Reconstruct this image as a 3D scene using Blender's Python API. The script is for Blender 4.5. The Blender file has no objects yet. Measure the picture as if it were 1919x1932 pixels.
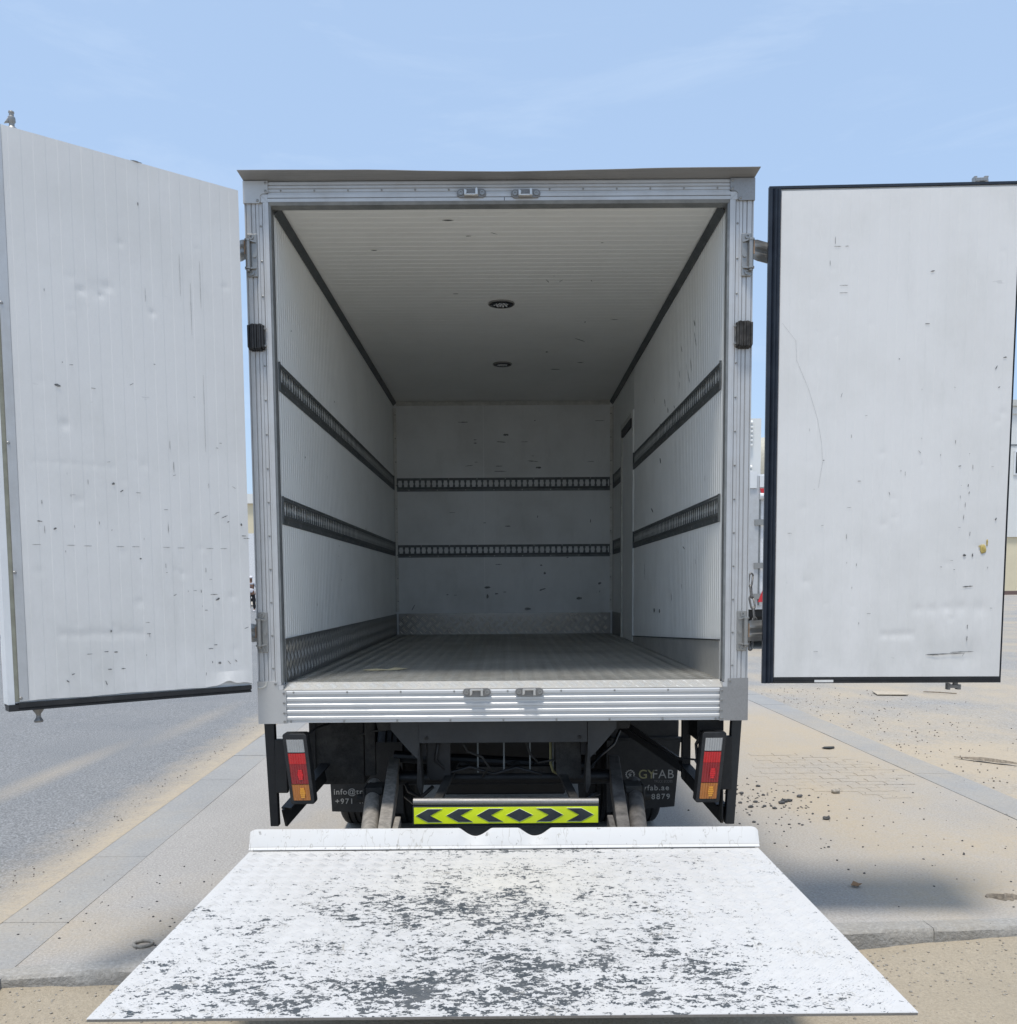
import bpy, bmesh, math, random
from math import sin, cos, pi, radians as rad
from mathutils import Vector, Matrix, noise as mn

random.seed(7)
S = bpy.context.scene
C = S.collection

# ------------------------------------------------------------------ camera, sky, sun, exposure
DEL = 0.0092                                   # the truck stands nose-down by half a degree
PIV = Vector((0, 1.9, 0))
RT = Matrix.Rotation(-DEL, 3, 'X')
yaw, pitch, roll = 0.0019524, -0.0800521, -0.0071969
fw = Vector((sin(yaw) * cos(pitch), cos(yaw) * cos(pitch), sin(pitch)))
rt = Vector((cos(yaw), -sin(yaw), 0))
up = rt.cross(fw)
r2 = cos(roll) * rt + sin(roll) * up
u2 = -sin(roll) * rt + cos(roll) * up
M = Matrix((r2, u2, -fw)).transposed()
cam = bpy.data.cameras.new('camera')
camo = bpy.data.objects.new('camera', cam)
C.objects.link(camo)
m4 = (RT @ M).to_4x4()
m4.translation = RT @ (Vector((0.016819, -3.935778, 1.5)) - PIV) + PIV
camo.matrix_world = m4
cam.sensor_fit = 'HORIZONTAL'
cam.sensor_width = 36
cam.lens = 36 * 1734.18 / 1919
cam.shift_y = 281.4 / 1919
cam.clip_start = 0.05
cam.clip_end = 5000
S.camera = camo

SUN_DIR = Vector((-0.11, -0.25, 1)).normalized()   # towards the sun
ELEV = math.asin(SUN_DIR.z)
AZ = math.atan2(SUN_DIR.x, SUN_DIR.y)
W = bpy.data.worlds.new('World')
S.world = W
W.use_nodes = True
wn, wl = W.node_tree.nodes, W.node_tree.links
bg = wn['Background']
sky = wn.new('ShaderNodeTexSky')
sky.sky_type = 'NISHITA'
sky.sun_disc = False
sky.sun_elevation = ELEV
sky.sun_rotation = AZ
sky.altitude = 0
sky.air_density = 1.0
sky.dust_density = 2.2
sky.ozone_density = 2.5
tc = wn.new('ShaderNodeTexCoord')
mp = wn.new('ShaderNodeMapping')
mp.inputs['Rotation'].default_value = (0, rad(-33), 0)
mp.inputs['Scale'].default_value = (1.6, 1.6, 9)
nz = wn.new('ShaderNodeTexNoise')
nz.inputs['Scale'].default_value = 2.1
nz.inputs['Detail'].default_value = 9
nz.inputs['Roughness'].default_value = 0.62
nz.inputs['Distortion'].default_value = 0.5
mr = wn.new('ShaderNodeMapRange')
mr.inputs['From Min'].default_value = 0.53
mr.inputs['From Max'].default_value = 0.86
mr.inputs['To Max'].default_value = 0.24
mx = wn.new('ShaderNodeMix')
mx.data_type = 'RGBA'
hz = wn.new('ShaderNodeMix')
hz.data_type = 'RGBA'
hz.inputs['Factor'].default_value = 0.58
SKYH = (3.35, 4.55, 6.3, 1)
hz.inputs['B'].default_value = SKYH
mx.inputs['B'].default_value = (5.2, 5.9, 6.7, 1)
wl.new(tc.outputs['Generated'], mp.inputs['Vector'])
wl.new(mp.outputs['Vector'], nz.inputs['Vector'])
wl.new(nz.outputs['Fac'], mr.inputs['Value'])
wl.new(mr.outputs['Result'], mx.inputs['Factor'])
wl.new(sky.outputs['Color'], hz.inputs['A'])
wl.new(hz.outputs['Result'], mx.inputs['A'])
wl.new(mx.outputs['Result'], bg.inputs['Color'])
bg.inputs['Strength'].default_value = 0.12

sl = bpy.data.lights.new('sun', 'SUN')
sl.energy = 2.4
sl.angle = rad(10)
sl.color = (1.0, 0.955, 0.885)
so = bpy.data.objects.new('sun', sl)
so.rotation_euler = SUN_DIR.to_track_quat('Z', 'Y').to_euler()
so.location = (0, 0, 30)
C.objects.link(so)

S.view_settings.view_transform = 'Standard'
S.view_settings.look = 'None'
S.view_settings.gamma = 1
S.view_settings.use_curve_mapping = False
S.view_settings.exposure = 0.53
S.cycles.max_bounces = 10
S.cycles.diffuse_bounces = 6
S.cycles.glossy_bounces = 4
S.cycles.use_denoising = True

# ------------------------------------------------------------------ materials
class NT:
    def __init__(s, name):
        s.m = bpy.data.materials.new(name)
        s.m.use_nodes = True
        s.t = s.m.node_tree
        s.b = s.t.nodes['Principled BSDF']
        s.pos = s.t.nodes.new('ShaderNodeNewGeometry').outputs['Position']

    def n(s, typ, **k):
        x = s.t.nodes.new('ShaderNode' + typ)
        for a, v in k.items():
            if hasattr(x, a) and not a[0].isupper():
                setattr(x, a, v)
            else:
                s.set(x.inputs[a.replace('_', ' ')], v)
        return x

    def set(s, inp, v):
        if isinstance(v, bpy.types.NodeSocket):
            s.t.links.new(v, inp)
        else:
            inp.default_value = v

    def math(s, op, a, b=0.5, c=None, clamp=False):
        x = s.t.nodes.new('ShaderNodeMath')
        x.operation = op
        x.use_clamp = clamp
        s.set(x.inputs[0], a)
        s.set(x.inputs[1], b)
        if c is not None:
            s.set(x.inputs[2], c)
        return x.outputs[0]

    def map(s, scale=(1, 1, 1), rot=(0, 0, 0), loc=(0, 0, 0), v=None):
        return s.n('Mapping', Vector=v or s.pos, Scale=scale, Rotation=rot, Location=loc).outputs[0]

    def noise(s, scale, detail=3, rough=0.5, v=None, dist=0.0):
        return s.n('TexNoise', Vector=v or s.pos, Scale=scale, Detail=detail, Roughness=rough, Distortion=dist).outputs['Fac']

    def rng(s, v, a, b, c=0.0, d=1.0):
        return s.n('MapRange', Value=v, From_Min=a, From_Max=b, To_Min=c, To_Max=d).outputs[0]

    def mix(s, f, a, b):
        x = s.n('Mix', data_type='RGBA')
        s.set(x.inputs['Factor'], f)
        s.set(x.inputs['A'], a if isinstance(a, bpy.types.NodeSocket) else (*a, 1))
        s.set(x.inputs['B'], b if isinstance(b, bpy.types.NodeSocket) else (*b, 1))
        return x.outputs['Result']

    def bump(s, h, strength=0.3, dist=0.001):
        x = s.n('Bump', Height=h, Strength=strength, Distance=dist)
        s.t.links.new(x.outputs[0], s.b.inputs['Normal'])

    def out(s, color=None, rough=None, metal=None):
        for k, v in (('Base Color', color), ('Roughness', rough), ('Metallic', metal)):
            if v is not None:
                if isinstance(v, tuple):
                    v = (*v, 1)
                s.set(s.b.inputs[k], v)
        return s.m

    def blob(s, c, r):
        """soft ellipse of wear round c, radii r"""
        d = s.n('VectorMath', operation='SUBTRACT')
        s.set(d.inputs[0], s.pos)
        d.inputs[1].default_value = c
        q = s.n('VectorMath', operation='DIVIDE')
        s.set(q.inputs[0], d.outputs[0])
        q.inputs[1].default_value = r
        l = s.n('VectorMath', operation='LENGTH')
        s.set(l.inputs[0], q.outputs[0])
        return s.rng(l.outputs['Value'], 0.0, 1.0, 1.0, 0.0)


def plain(name, col, rough=0.5, metal=0.0, var=0.12, scale=14, bump=0.15, dirt=None, dirt_amt=0.3, stretch=(1, 1, 1), spec=None):
    t = NT(name)
    v = t.map(scale=stretch)
    n1 = t.noise(scale, 5, 0.6, v)
    n2 = t.noise(scale * 6, 3, 0.6, v)
    dark = tuple(c * (1 - var * 2) for c in col)
    c = t.mix(t.rng(n1, 0.3, 0.7), col, dark)
    if dirt:
        n3 = t.noise(scale * 0.35, 6, 0.65)
        c = t.mix(t.rng(n3, 0.45, 0.75, 0, dirt_amt), c, dirt)
    r = t.rng(n2, 0.3, 0.7, rough * 0.85, min(1, rough * 1.15))
    t.bump(n2, bump, 0.001)
    if spec is not None:
        t.b.inputs['Specular IOR Level'].default_value = spec
    return t.out(c, r, metal)


MAT = {}


def sheet_mat(name, col, dirtcol, amt, speck=0.35, rough=0.42):
    t = NT(name)
    n1 = t.noise(2.2, 7, 0.65)
    n2 = t.noise(9, 5, 0.7, t.map(scale=(1, 1, 0.25)))
    c = t.mix(t.rng(n1, 0.42, 0.78, 0, amt), col, dirtcol)
    c = t.mix(t.rng(n2, 0.55, 0.8, 0, amt * 0.6), c, dirtcol)
    # small scuffs: thin broken marks
    n3 = t.noise(30, 3, 0.6, t.map(scale=(1, 1, 0.22)))
    n4 = t.noise(30, 3, 0.6, t.map(scale=(0.25, 0.25, 1), loc=(3, 1, 7)))
    g = t.noise(2.7, 2, 0.5, t.map(loc=(9, 4, 2)))
    a = t.math('MULTIPLY', t.rng(n3, 0.735, 0.76), t.rng(g, 0.5, 0.6))
    b = t.math('MULTIPLY', t.rng(n4, 0.735, 0.76), t.rng(g, 0.45, 0.55))
    k = t.math('MULTIPLY', t.math('MAXIMUM', a, b), speck)
    c = t.mix(k, c, (0.13, 0.13, 0.125))
    sz = t.n('SeparateXYZ', Vector=t.pos)
    gr = t.math('MULTIPLY', t.rng(sz.outputs[2], 1.05, 1.9, 0.75, 0.0), t.rng(t.noise(7, 6, 0.7, t.map(scale=(1, 1, 0.45), loc=(2, 2, 2))), 0.42, 0.68), clamp=True)
    c = t.mix(t.math('MULTIPLY', gr, 0.45), c, dirtcol)
    t.bump(t.noise(5, 4, 0.6), 0.25, 0.004)
    return t.out(c, t.rng(n1, 0.3, 0.7, rough * 0.8, rough * 1.3), 0.0)


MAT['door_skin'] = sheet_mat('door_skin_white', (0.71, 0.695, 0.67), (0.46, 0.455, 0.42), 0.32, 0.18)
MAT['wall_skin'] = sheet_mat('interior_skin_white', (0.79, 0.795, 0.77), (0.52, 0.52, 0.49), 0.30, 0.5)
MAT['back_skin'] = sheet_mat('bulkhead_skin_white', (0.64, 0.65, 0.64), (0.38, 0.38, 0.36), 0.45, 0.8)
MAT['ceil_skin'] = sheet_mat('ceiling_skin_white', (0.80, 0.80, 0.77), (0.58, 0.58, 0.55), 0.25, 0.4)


def alu(name, col=(0.54, 0.54, 0.535), rough=0.45, axis='z', metal=0.35, stain=0.42):
    t = NT(name)
    sc = {'z': (1, 1, 0.03), 'x': (0.03, 1, 1), 'y': (1, 0.03, 1), 'n': (1, 1, 1)}[axis]
    n1 = t.noise(160, 3, 0.6, t.map(scale=sc))
    n2 = t.noise(6, 6, 0.7)
    c = t.mix(t.rng(n2, 0.4, 0.75, 0, stain), col, (0.33, 0.325, 0.31))
    c = t.mix(t.rng(n1, 0.35, 0.65, 0, 0.18), c, (0.45, 0.45, 0.45))
    t.bump(n1, 0.12, 0.0006)
    return t.out(c, t.rng(n2, 0.3, 0.7, rough * 0.8, rough * 1.35), metal)


MAT['alu_v'] = alu('aluminium_vertical', axis='z')
MAT['alu_h'] = alu('aluminium_horizontal', axis='x')
MAT['alu_sill'] = alu('aluminium_sill', (0.56, 0.56, 0.55), 0.42, 'x', 0.35, 0.15)
MAT['alu_y'] = alu('aluminium_lengthwise', axis='y', col=(0.6, 0.61, 0.6), rough=0.45)
MAT['tread_alu'] = alu('treadplate_aluminium', (0.50, 0.49, 0.46), 0.42, 'n', 0.4, 0.4)
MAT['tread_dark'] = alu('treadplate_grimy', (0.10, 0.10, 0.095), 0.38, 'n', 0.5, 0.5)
MAT['tread_worn'] = alu('treadplate_worn_bars', (0.40, 0.39, 0.36), 0.38, 'n', 0.4, 0.5)
MAT['tread_ground_tint'] = alu('treadplate_ground_tint_bars', (0.90, 0.83, 0.72), 0.35, 'n', 0.5, 0.15)  # brown tint puts the ground's reflection into the bar colour
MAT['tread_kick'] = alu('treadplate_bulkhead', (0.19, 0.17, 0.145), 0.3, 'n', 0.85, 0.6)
MAT['tread_bright'] = alu('treadplate_bright_bars', (0.72, 0.71, 0.67), 0.35, 'n', 0.4, 0.3)
MAT['lip'] = alu('roof_lip_metal', (0.25, 0.245, 0.238), 0.55, 'x', 0.3, 0.3)
MAT['keeper_bright'] = alu('worn_bright_steel', (0.62, 0.60, 0.56), 0.3, 'n', 0.7, 0.35)
MAT['floor'] = None
MAT['steel'] = alu('galvanised_steel', (0.30, 0.29, 0.27), 0.36, 'n', 0.65, 0.45)
MAT['steel_dark'] = alu('grimy_steel', (0.20, 0.19, 0.18), 0.45, 'n', 0.5, 0.4)
MAT['rail'] = plain('tie_rail_dark_metal', (0.13, 0.14, 0.14), 0.5, 0.35, 0.2, 25, 0.2, (0.16, 0.155, 0.15), 0.4)
MAT['cove'] = plain('dark_grey_trim', (0.085, 0.095, 0.098), 0.5, 0.0, 0.15, 18, 0.1, (0.2, 0.2, 0.19), 0.3)
MAT['jamb'] = plain('grey_jamb_strip', (0.22, 0.23, 0.23), 0.5, 0.2, 0.15, 18, 0.1, (0.4, 0.4, 0.38), 0.35)
MAT['rubber'] = plain('black_rubber', (0.012, 0.013, 0.015), 0.5, 0, 0.25, 30, 0.2, (0.07, 0.065, 0.06), 0.25)
MAT['navy'] = plain('dark_navy_seal', (0.008, 0.014, 0.026), 0.42, 0, 0.2, 20, 0.15, (0.05, 0.06, 0.075), 0.3)
MAT['worn_rubber'] = plain('worn_rubber', (0.045, 0.043, 0.04), 0.8, 0, 0.4, 30, 0.9, (0.22, 0.20, 0.18), 0.5, (1, 1, 0.15))
MAT['white_metal'] = plain('white_painted_metal', (0.76, 0.765, 0.76), 0.45, 0, 0.04, 6, 0.05, (0.5, 0.49, 0.45), 0.3)
MAT['cream_trim'] = plain('cream_corner_trim', (0.62, 0.61, 0.56), 0.5, 0, 0.1, 30, 0.1, (0.2, 0.2, 0.18), 0.4)
MAT['seal_olive'] = plain('faded_olive_seal', (0.30, 0.295, 0.23), 0.6, 0, 0.15, 20, 0.2)
MAT['black_paint'] = plain('black_chassis_paint', (0.006, 0.007, 0.009), 0.5, 0.0, 0.3, 15, 0.3, (0.028, 0.027, 0.024), 0.3)
MAT['plate_paint'] = plain('dark_blue_grey_paint', (0.018, 0.022, 0.026), 0.42, 0.0, 0.2, 12, 0.25, (0.05, 0.05, 0.048), 0.45)
MAT['dusty_black'] = plain('dusty_black_steel', (0.024, 0.023, 0.021), 0.75, 0.0, 0.35, 22, 0.8, (0.09, 0.084, 0.074), 0.55)
MAT['dusty_grey'] = plain('dusty_grey_steel', (0.15, 0.14, 0.13), 0.7, 0.1, 0.3, 25, 0.6, (0.27, 0.25, 0.22), 0.5)
MAT['mud'] = plain('mud_caked_steel', (0.33, 0.30, 0.26), 0.9, 0.0, 0.25, 40, 1.0, (0.13, 0.12, 0.105), 0.7)
MAT['mudflap'] = plain('mudflap_rubber', (0.009, 0.0095, 0.010), 0.6, 0, 0.2, 20, 0.2, (0.045, 0.044, 0.041), 0.45)
MAT['tyre'] = plain('tyre_rubber', (0.018, 0.018, 0.019), 0.75, 0, 0.2, 30, 0.5, (0.06, 0.055, 0.05), 0.5)
MAT['print_grey'] = plain('flap_print_grey', (0.42, 0.41, 0.385), 0.7, 0, 0.2, 60, 0.1)
MAT['print_gold'] = plain('flap_print_gold', (0.30, 0.28, 0.14), 0.7, 0, 0.2, 60, 0.1)
MAT['print_dim'] = plain('flap_print_dim', (0.20, 0.195, 0.185), 0.7, 0, 0.2, 60, 0.1)
MAT['yellow'] = plain('reflective_yellow', (0.80, 0.93, 0.015), 0.4, 0, 0.05, 14, 0.1, (0.42, 0.45, 0.07), 0.4, (1, 1, 0.3))
MAT['chev'] = plain('chevron_black', (0.035, 0.042, 0.052), 0.4, 0, 0.2, 20, 0.1, (0.12, 0.13, 0.10), 0.35, (1, 1, 0.1))
MAT['pale_edge'] = plain('chevron_pale_edge', (0.85, 0.88, 0.6), 0.4)
MAT['paper'] = plain('yellowed_paper', (0.62, 0.55, 0.36), 0.8)
MAT['foam'] = plain('exposed_yellow_foam', (0.62, 0.47, 0.14), 0.8, 0, 0.3, 60, 1.0, (0.8, 0.75, 0.6), 0.5)
MAT['scuff'] = plain('dark_scuff', (0.23, 0.23, 0.225), 0.7, 0, 0.4, 60, 0.3)
MAT['scuff_soft'] = plain('grey_scuff', (0.42, 0.42, 0.405), 0.7, 0, 0.3, 60, 0.3)
MAT['chrome'] = plain('led_reflector', (0.85, 0.86, 0.88), 0.12, 1.0, 0.05, 40, 0.4)
MAT['black_gloss'] = plain('black_gloss_plastic', (0.01, 0.011, 0.013), 0.25)
MAT['rust'] = plain('light_rust', (0.42, 0.27, 0.17), 0.7, 0.2, 0.3, 40, 0.5)
MAT['yellow_cable'] = plain('yellowed_cable', (0.30, 0.28, 0.13), 0.6)
MAT['grey_cable'] = plain('grey_cable', (0.25, 0.27, 0.27), 0.5)


def lens_mat(name, col, rough=0.18, tr=0.0):
    t = NT(name)
    n = t.noise(300, 1, 0.5, t.map(scale=(0.4, 1, 1)))
    c = t.mix(t.rng(t.noise(30, 4, 0.6), 0.45, 0.75, 0, 0.3), col, tuple(x * 0.6 for x in col))
    t.b.inputs['Coat Weight'].default_value = 0.6
    t.b.inputs['Coat Roughness'].default_value = 0.08
    t.bump(n, 0.2, 0.0005)
    return t.out(c, rough, 0)


MAT['lens_white'] = lens_mat('lens_clear', (0.33, 0.33, 0.32))
MAT['lens_red'] = lens_mat('lens_bright_red', (0.48, 0.010, 0.012))
MAT['lens_darkred'] = lens_mat('lens_dark_red', (0.25, 0.008, 0.012))
MAT['lens_glow'] = lens_mat('reflector_glow_red', (0.62, 0.010, 0.02))
MAT['lens_amber'] = lens_mat('lens_amber', (0.40, 0.14, 0.025))
MAT['lens_amber2'] = lens_mat('reflector_glow_amber', (0.70, 0.30, 0.03))


def m_floor():
    t = NT('truck_floor_plate')
    w = t.noise(34, 4, 0.6, t.map(scale=(0.16, 1, 1)), 0.8)
    n2 = t.noise(2.4, 6, 0.65)
    c = t.mix(t.rng(n2, 0.35, 0.7), (0.43, 0.425, 0.395), (0.28, 0.275, 0.25))
    c = t.mix(t.rng(w, 0.35, 0.65, 0, 0.4), c, (0.24, 0.235, 0.215))
    n3 = t.noise(5, 5, 0.7, t.map(scale=(0.25, 1, 1), loc=(4, 2, 0)))
    c = t.mix(t.rng(n3, 0.58, 0.75, 0, 0.5), c, (0.58, 0.565, 0.51))
    t.bump(w, 0.8, 0.004)
    return t.out(c, 0.32, 0.55)


MAT['floor'] = m_floor()


def m_platform():
    t = NT('chipped_white_platform_paint')
    warp = t.n('TexNoise', Vector=t.pos, Scale=38.0, Detail=3.0)
    wv = t.n('VectorMath', operation='MULTIPLY_ADD')
    t.set(wv.inputs[0], warp.outputs['Color'])
    wv.inputs[1].default_value = (0.018, 0.018, 0)
    t.set(wv.inputs[2], t.pos)
    p = wv.outputs[0]
    a = t.noise(1, 4, 0.62, t.map(scale=(36, 62, 1), rot=(0, 0, rad(40)), v=p))
    b = t.noise(1, 4, 0.62, t.map(scale=(36, 62, 1), rot=(0, 0, rad(-40)), loc=(5, 3, 0), v=p))
    fine = t.noise(85, 3, 0.6, t.map(scale=(0.5, 1, 1)))
    m = t.math('MAXIMUM', a, b)
    m = t.math('ADD', m, t.math('MULTIPLY', t.math('SUBTRACT', fine, 0.5), 0.10))
    low = t.noise(7.0, 7, 0.72)
    wear = t.rng(low, 0.30, 0.72, -0.085, 0.115)
    for c, r, k in (((-0.55, -1.60, .45), (0.62, 0.2, 1), 0.07), ((0.1, -1.60, .45), (0.75, 0.17, 1), 0.10),
                    ((0.05, -1.38, .45), (0.65, 0.30, 1), 0.09), ((-0.35, -1.50, .45), (0.40, 0.25, 1), 0.05),
                    ((-0.30, -0.90, .45), (0.55, 0.30, 1), 0.08), ((0.0, -1.0, .45), (1.1, 0.8, 1), 0.045), ((-0.75, -1.45, .45), (0.35, 0.35, 1), 0.075), ((0.8, -1.6, .45), (0.4, 0.2, 1), 0.05), ((0.0, -0.22, .45), (0.65, 0.06, 1), 0.14),
                    ((0.60, -1.42, .45), (0.16, 0.30, 1), 0.10), ((0.45, -1.20, .45), (0.2, 0.2, 1), 0.07),
                    ((-0.85, -1.05, .45), (0.16, 0.12, 1), 0.08), ((0.0, -0.75, .45), (0.8, 0.5, 1), 0.04),
                    ((0.95, -0.9, .45), (0.3, 0.9, 1), -0.06), ((-0.95, -0.5, .45), (0.35, 0.4, 1), -0.05)):
        wear = t.math('ADD', wear, t.math('MULTIPLY', t.blob(c, r), k))
    lvl = t.math('ADD', m, wear)
    chip = t.rng(lvl, 0.672, 0.680)
    # scratches that follow the length of the plate
    s1 = t.noise(2.6, 3, 0.55, t.map(scale=(4, 0.8, 1), loc=(2, 7, 1)))
    s2 = t.noise(3.1, 2, 0.5, t.map(scale=(1.0, 2.2, 1), rot=(0, 0, 0.8)))
    l1 = t.rng(t.math('ABSOLUTE', t.math('SUBTRACT', s1, 0.5)), 0.002, 0.006, 1, 0)
    l2 = t.rng(t.math('ABSOLUTE', t.math('SUBTRACT', s2, 0.47)), 0.0015, 0.0045, 1, 0)
    sc = t.math('MULTIPLY', t.math('MAXIMUM', l1, l2), t.rng(t.noise(7, 3, 0.6), 0.5, 0.62))
    paint = t.mix(t.rng(t.noise(2.2, 5, 0.6), 0.4, 0.75, 0, 0.35), (0.56, 0.555, 0.545), (0.50, 0.485, 0.455))
    paint = t.mix(t.math('MULTIPLY', t.blob((0.0, -0.65, .45), (0.6, 0.6, 1)), 0.6), paint, (0.60, 0.57, 0.49))
    paint = t.mix(t.math('MULTIPLY', sc, 0.8), paint, (0.36, 0.34, 0.30))
    f1 = t.noise(1, 3, 0.6, t.map(scale=(80, 130, 1), rot=(0, 0, rad(35)), v=p))
    f2 = t.noise(1, 3, 0.6, t.map(scale=(80, 130, 1), rot=(0, 0, rad(-35)), loc=(1, 9, 0), v=p))
    ff = t.math('ADD', t.math('MAXIMUM', f1, f2), t.math('MULTIPLY', wear, 0.35))
    chip = t.math('MAXIMUM', chip, t.math('MULTIPLY', t.rng(ff, 0.682, 0.70), 0.8))
    film = t.math('MULTIPLY', t.rng(t.noise(16, 5, 0.7), 0.42, 0.72), t.math('ADD', t.blob((-0.1, -1.25, .45), (0.9, 0.6, 1)), 0.15), clamp=True)
    paint = t.mix(t.math('MULTIPLY', film, 0.55), paint, (0.36, 0.355, 0.34))
    metal = t.mix(t.rng(t.noise(11, 4, 0.6), 0.35, 0.7), (0.055, 0.065, 0.072), (0.12, 0.125, 0.128))
    c = t.mix(chip, paint, metal)
    t.bump(t.math('SUBTRACT', 1.0, chip), 0.6, 0.0012)
    return t.out(c, t.math('SUBTRACT', 0.55, t.math('MULTIPLY', chip, 0.1)), 0.0)


MAT['platform'] = m_platform()


def m_flange():
    t = NT('scratched_white_flange_paint')
    low = t.noise(40, 4, 0.65, t.map(scale=(1, 1, 0.5)))
    a = t.rng(low, 0.66, 0.68)
    s1 = t.noise(5, 3, 0.6, t.map(scale=(3, 1, 1), rot=(0, 0.5, 0)))
    l1 = t.rng(t.math('ABSOLUTE', t.math('SUBTRACT', s1, 0.5)), 0.003, 0.009, 1, 0)
    l1 = t.math('MULTIPLY', l1, t.rng(t.noise(9, 3, 0.6), 0.38, 0.52))
    c = t.mix(t.rng(t.noise(5, 5, 0.6), 0.45, 0.8, 0, 0.4), (0.60, 0.595, 0.58), (0.50, 0.47, 0.42))
    c = t.mix(t.math('MULTIPLY', l1, 0.7), c, (0.38, 0.36, 0.32))
    c = t.mix(t.math('MULTIPLY', a, 0.8), c, (0.25, 0.24, 0.22))
    t.bump(low, 0.2, 0.001)
    return t.out(c, 0.8, 0)


MAT['flange'] = m_flange()


def ground_mat(name, base, alt, sandc, sand_lo, sand_hi, speck=0.5, sp_scale=70, extra=(), bump=0.5, edge=None):
    """dusty hard surface: base/alt mottling, sand drifted on it by a mask, fine aggregate"""
    t = NT(name)
    n1 = t.noise(0.9, 7, 0.62)
    n2 = t.noise(sp_scale, 3, 0.65)
    n3 = t.noise(sp_scale * 0.28, 4, 0.7, t.map(loc=(4, 8, 1)))
    c = t.mix(t.rng(n1, 0.35, 0.68), base, alt)
    c = t.mix(t.rng(n2, 0.40, 0.66, 0, speck), c, tuple(x * 0.45 for x in base))
    c = t.mix(t.rng(n2, 0.46, 0.28, 0, speck * 0.8), c, tuple(min(1, x * 1.7) for x in base))
    mask = t.rng(t.noise(0.55, 8, 0.66, t.map(scale=(1, 0.6, 1), loc=(3, 5, 0))), sand_lo, sand_hi)
    for cc, r, k in extra:
        mask = t.math('ADD', mask, t.math('MULTIPLY', t.blob(cc, r), k))
    if edge:                                           # drift along a line x = e0 - 0.03*y, width e1
        sx = t.n('SeparateXYZ', Vector=t.pos)
        d = t.math('SUBTRACT', t.math('ADD', sx.outputs[0], t.math('MULTIPLY', sx.outputs[1], 0.03)), edge[0])
        d = t.math('ADD', t.math('MULTIPLY', d, edge[2]), t.math('MULTIPLY', t.math('SUBTRACT', t.noise(3.2, 6, 0.65), 0.5), 0.5))
        mask = t.math('ADD', mask, t.rng(d, 0, edge[1], 1, 0))
    mask = t.math('MULTIPLY', mask, t.rng(n3, 0.25, 0.55, 0.55, 1.0), clamp=True)
    sc = t.mix(t.rng(n2, 0.5, 0.72, 0, 0.35), sandc, tuple(x * 0.5 for x in sandc))
    sc = t.mix(t.rng(n3, 0.4, 0.7, 0, 0.3), sc, tuple(x * 0.8 for x in sandc))
    c = t.mix(mask, c, sc)
    # scattered dark grit
    v = t.n('TexVoronoi', Vector=t.pos, Scale=26.0)
    g = t.math('MULTIPLY', t.rng(v.outputs['Distance'], 0.10, 0.16, 1, 0), t.rng(t.noise(1.6, 4, 0.6), 0.5, 0.62))
    c = t.mix(t.math('MULTIPLY', g, 0.55), c, (0.13, 0.115, 0.10))
    t.bump(t.math('ADD', n2, t.math('MULTIPLY', n3, 1.2)), min(1, bump * 1.6), 0.006)
    return t.out(c, 0.92, 0)


SAND = (0.43, 0.36, 0.265)
SAND2 = (0.34, 0.29, 0.215)
MAT['road'] = ground_mat('old_grey_asphalt', (0.215, 0.22, 0.223), (0.26, 0.26, 0.256), SAND, 0.72, 1.0, 0.85, 75, (((-3.78, 3.6, 0), (0.20, 1.9, 1), 0.5), ((-3.5, 6.5, 0), (0.2, 1.9, 1), 0.3)), edge=(-2.3, 0.55, -1))
MAT['pave'] = ground_mat('dusty_grey_paving', (0.345, 0.33, 0.31), (0.40, 0.38, 0.355), SAND, 0.42, 0.74, 0.42, 85,
                         (((2.4, 0.45, 0), (1.2, 0.45, 1), 0.6), ((2.1, 2.4, 0), (1.0, 1.0, 1), 0.5), ((-1.6, 0.05, 0), (0.6, 0.35, 1), 0.6),
                          ((2.6, 1.2, 0), (1.6, 0.8, 1), 0.45), ((2.2, 4.2, 0), (1.7, 4.4, 1), 0.7), ((-1.8, 3.4, 0), (0.9, 3.4, 1), -0.5), ((-1.3, .7, 0), (0.6, 0.45, 1), 0.4)))
MAT['yard'] = ground_mat('sandy_gravel_yard', (0.30, 0.295, 0.285), (0.36, 0.345, 0.32), SAND, 0.40, 0.66, 0.7, 55,
                         (((4.4, 3.5, 0), (1.6, 2.6, 1), 0.8), ((5, 6, 0), (2.0, 1.2, 1), 0.5)))
MAT['slab'] = ground_mat('grey_edge_slab', (0.28, 0.28, 0.275), (0.33, 0.325, 0.31), SAND, 0.46, 0.78, 0.2, 60)
MAT['kerb'] = ground_mat('worn_kerb_concrete', (0.36, 0.35, 0.33), (0.29, 0.28, 0.26), SAND2, 0.40, 0.70, 0.35, 60, bump=0.9)
MAT['sand'] = ground_mat('trodden_sand', (0.35, 0.30, 0.225), (0.40, 0.34, 0.255), SAND2, 0.3, 0.6, 0.30, 90,
                         bump=0.9)
MAT['grnd'] = ground_mat('far_dusty_ground', (0.38, 0.36, 0.33), (0.44, 0.41, 0.36), SAND, 0.4, 0.7, 0.3, 20)
MAT['stone_mid'] = plain('brown_grit', (0.20, 0.175, 0.145), 0.9, 0, 0.3, 60, 0.8)
MAT['stone'] = plain('dark_stone', (0.10, 0.10, 0.10), 0.9, 0, 0.3, 60, 0.8)
MAT['stone_pale'] = plain('pale_stone', (0.42, 0.38, 0.32), 0.9, 0, 0.3, 60, 0.8)
MAT['bark'] = plain('dry_bark', (0.30, 0.25, 0.19), 0.9, 0, 0.3, 50, 0.8)
MAT['leaf_dark'] = plain('blackened_scrap', (0.035, 0.035, 0.03), 0.8)
MAT['leaf_brown'] = plain('dry_brown_leaf', (0.30, 0.17, 0.08), 0.8)
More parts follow.
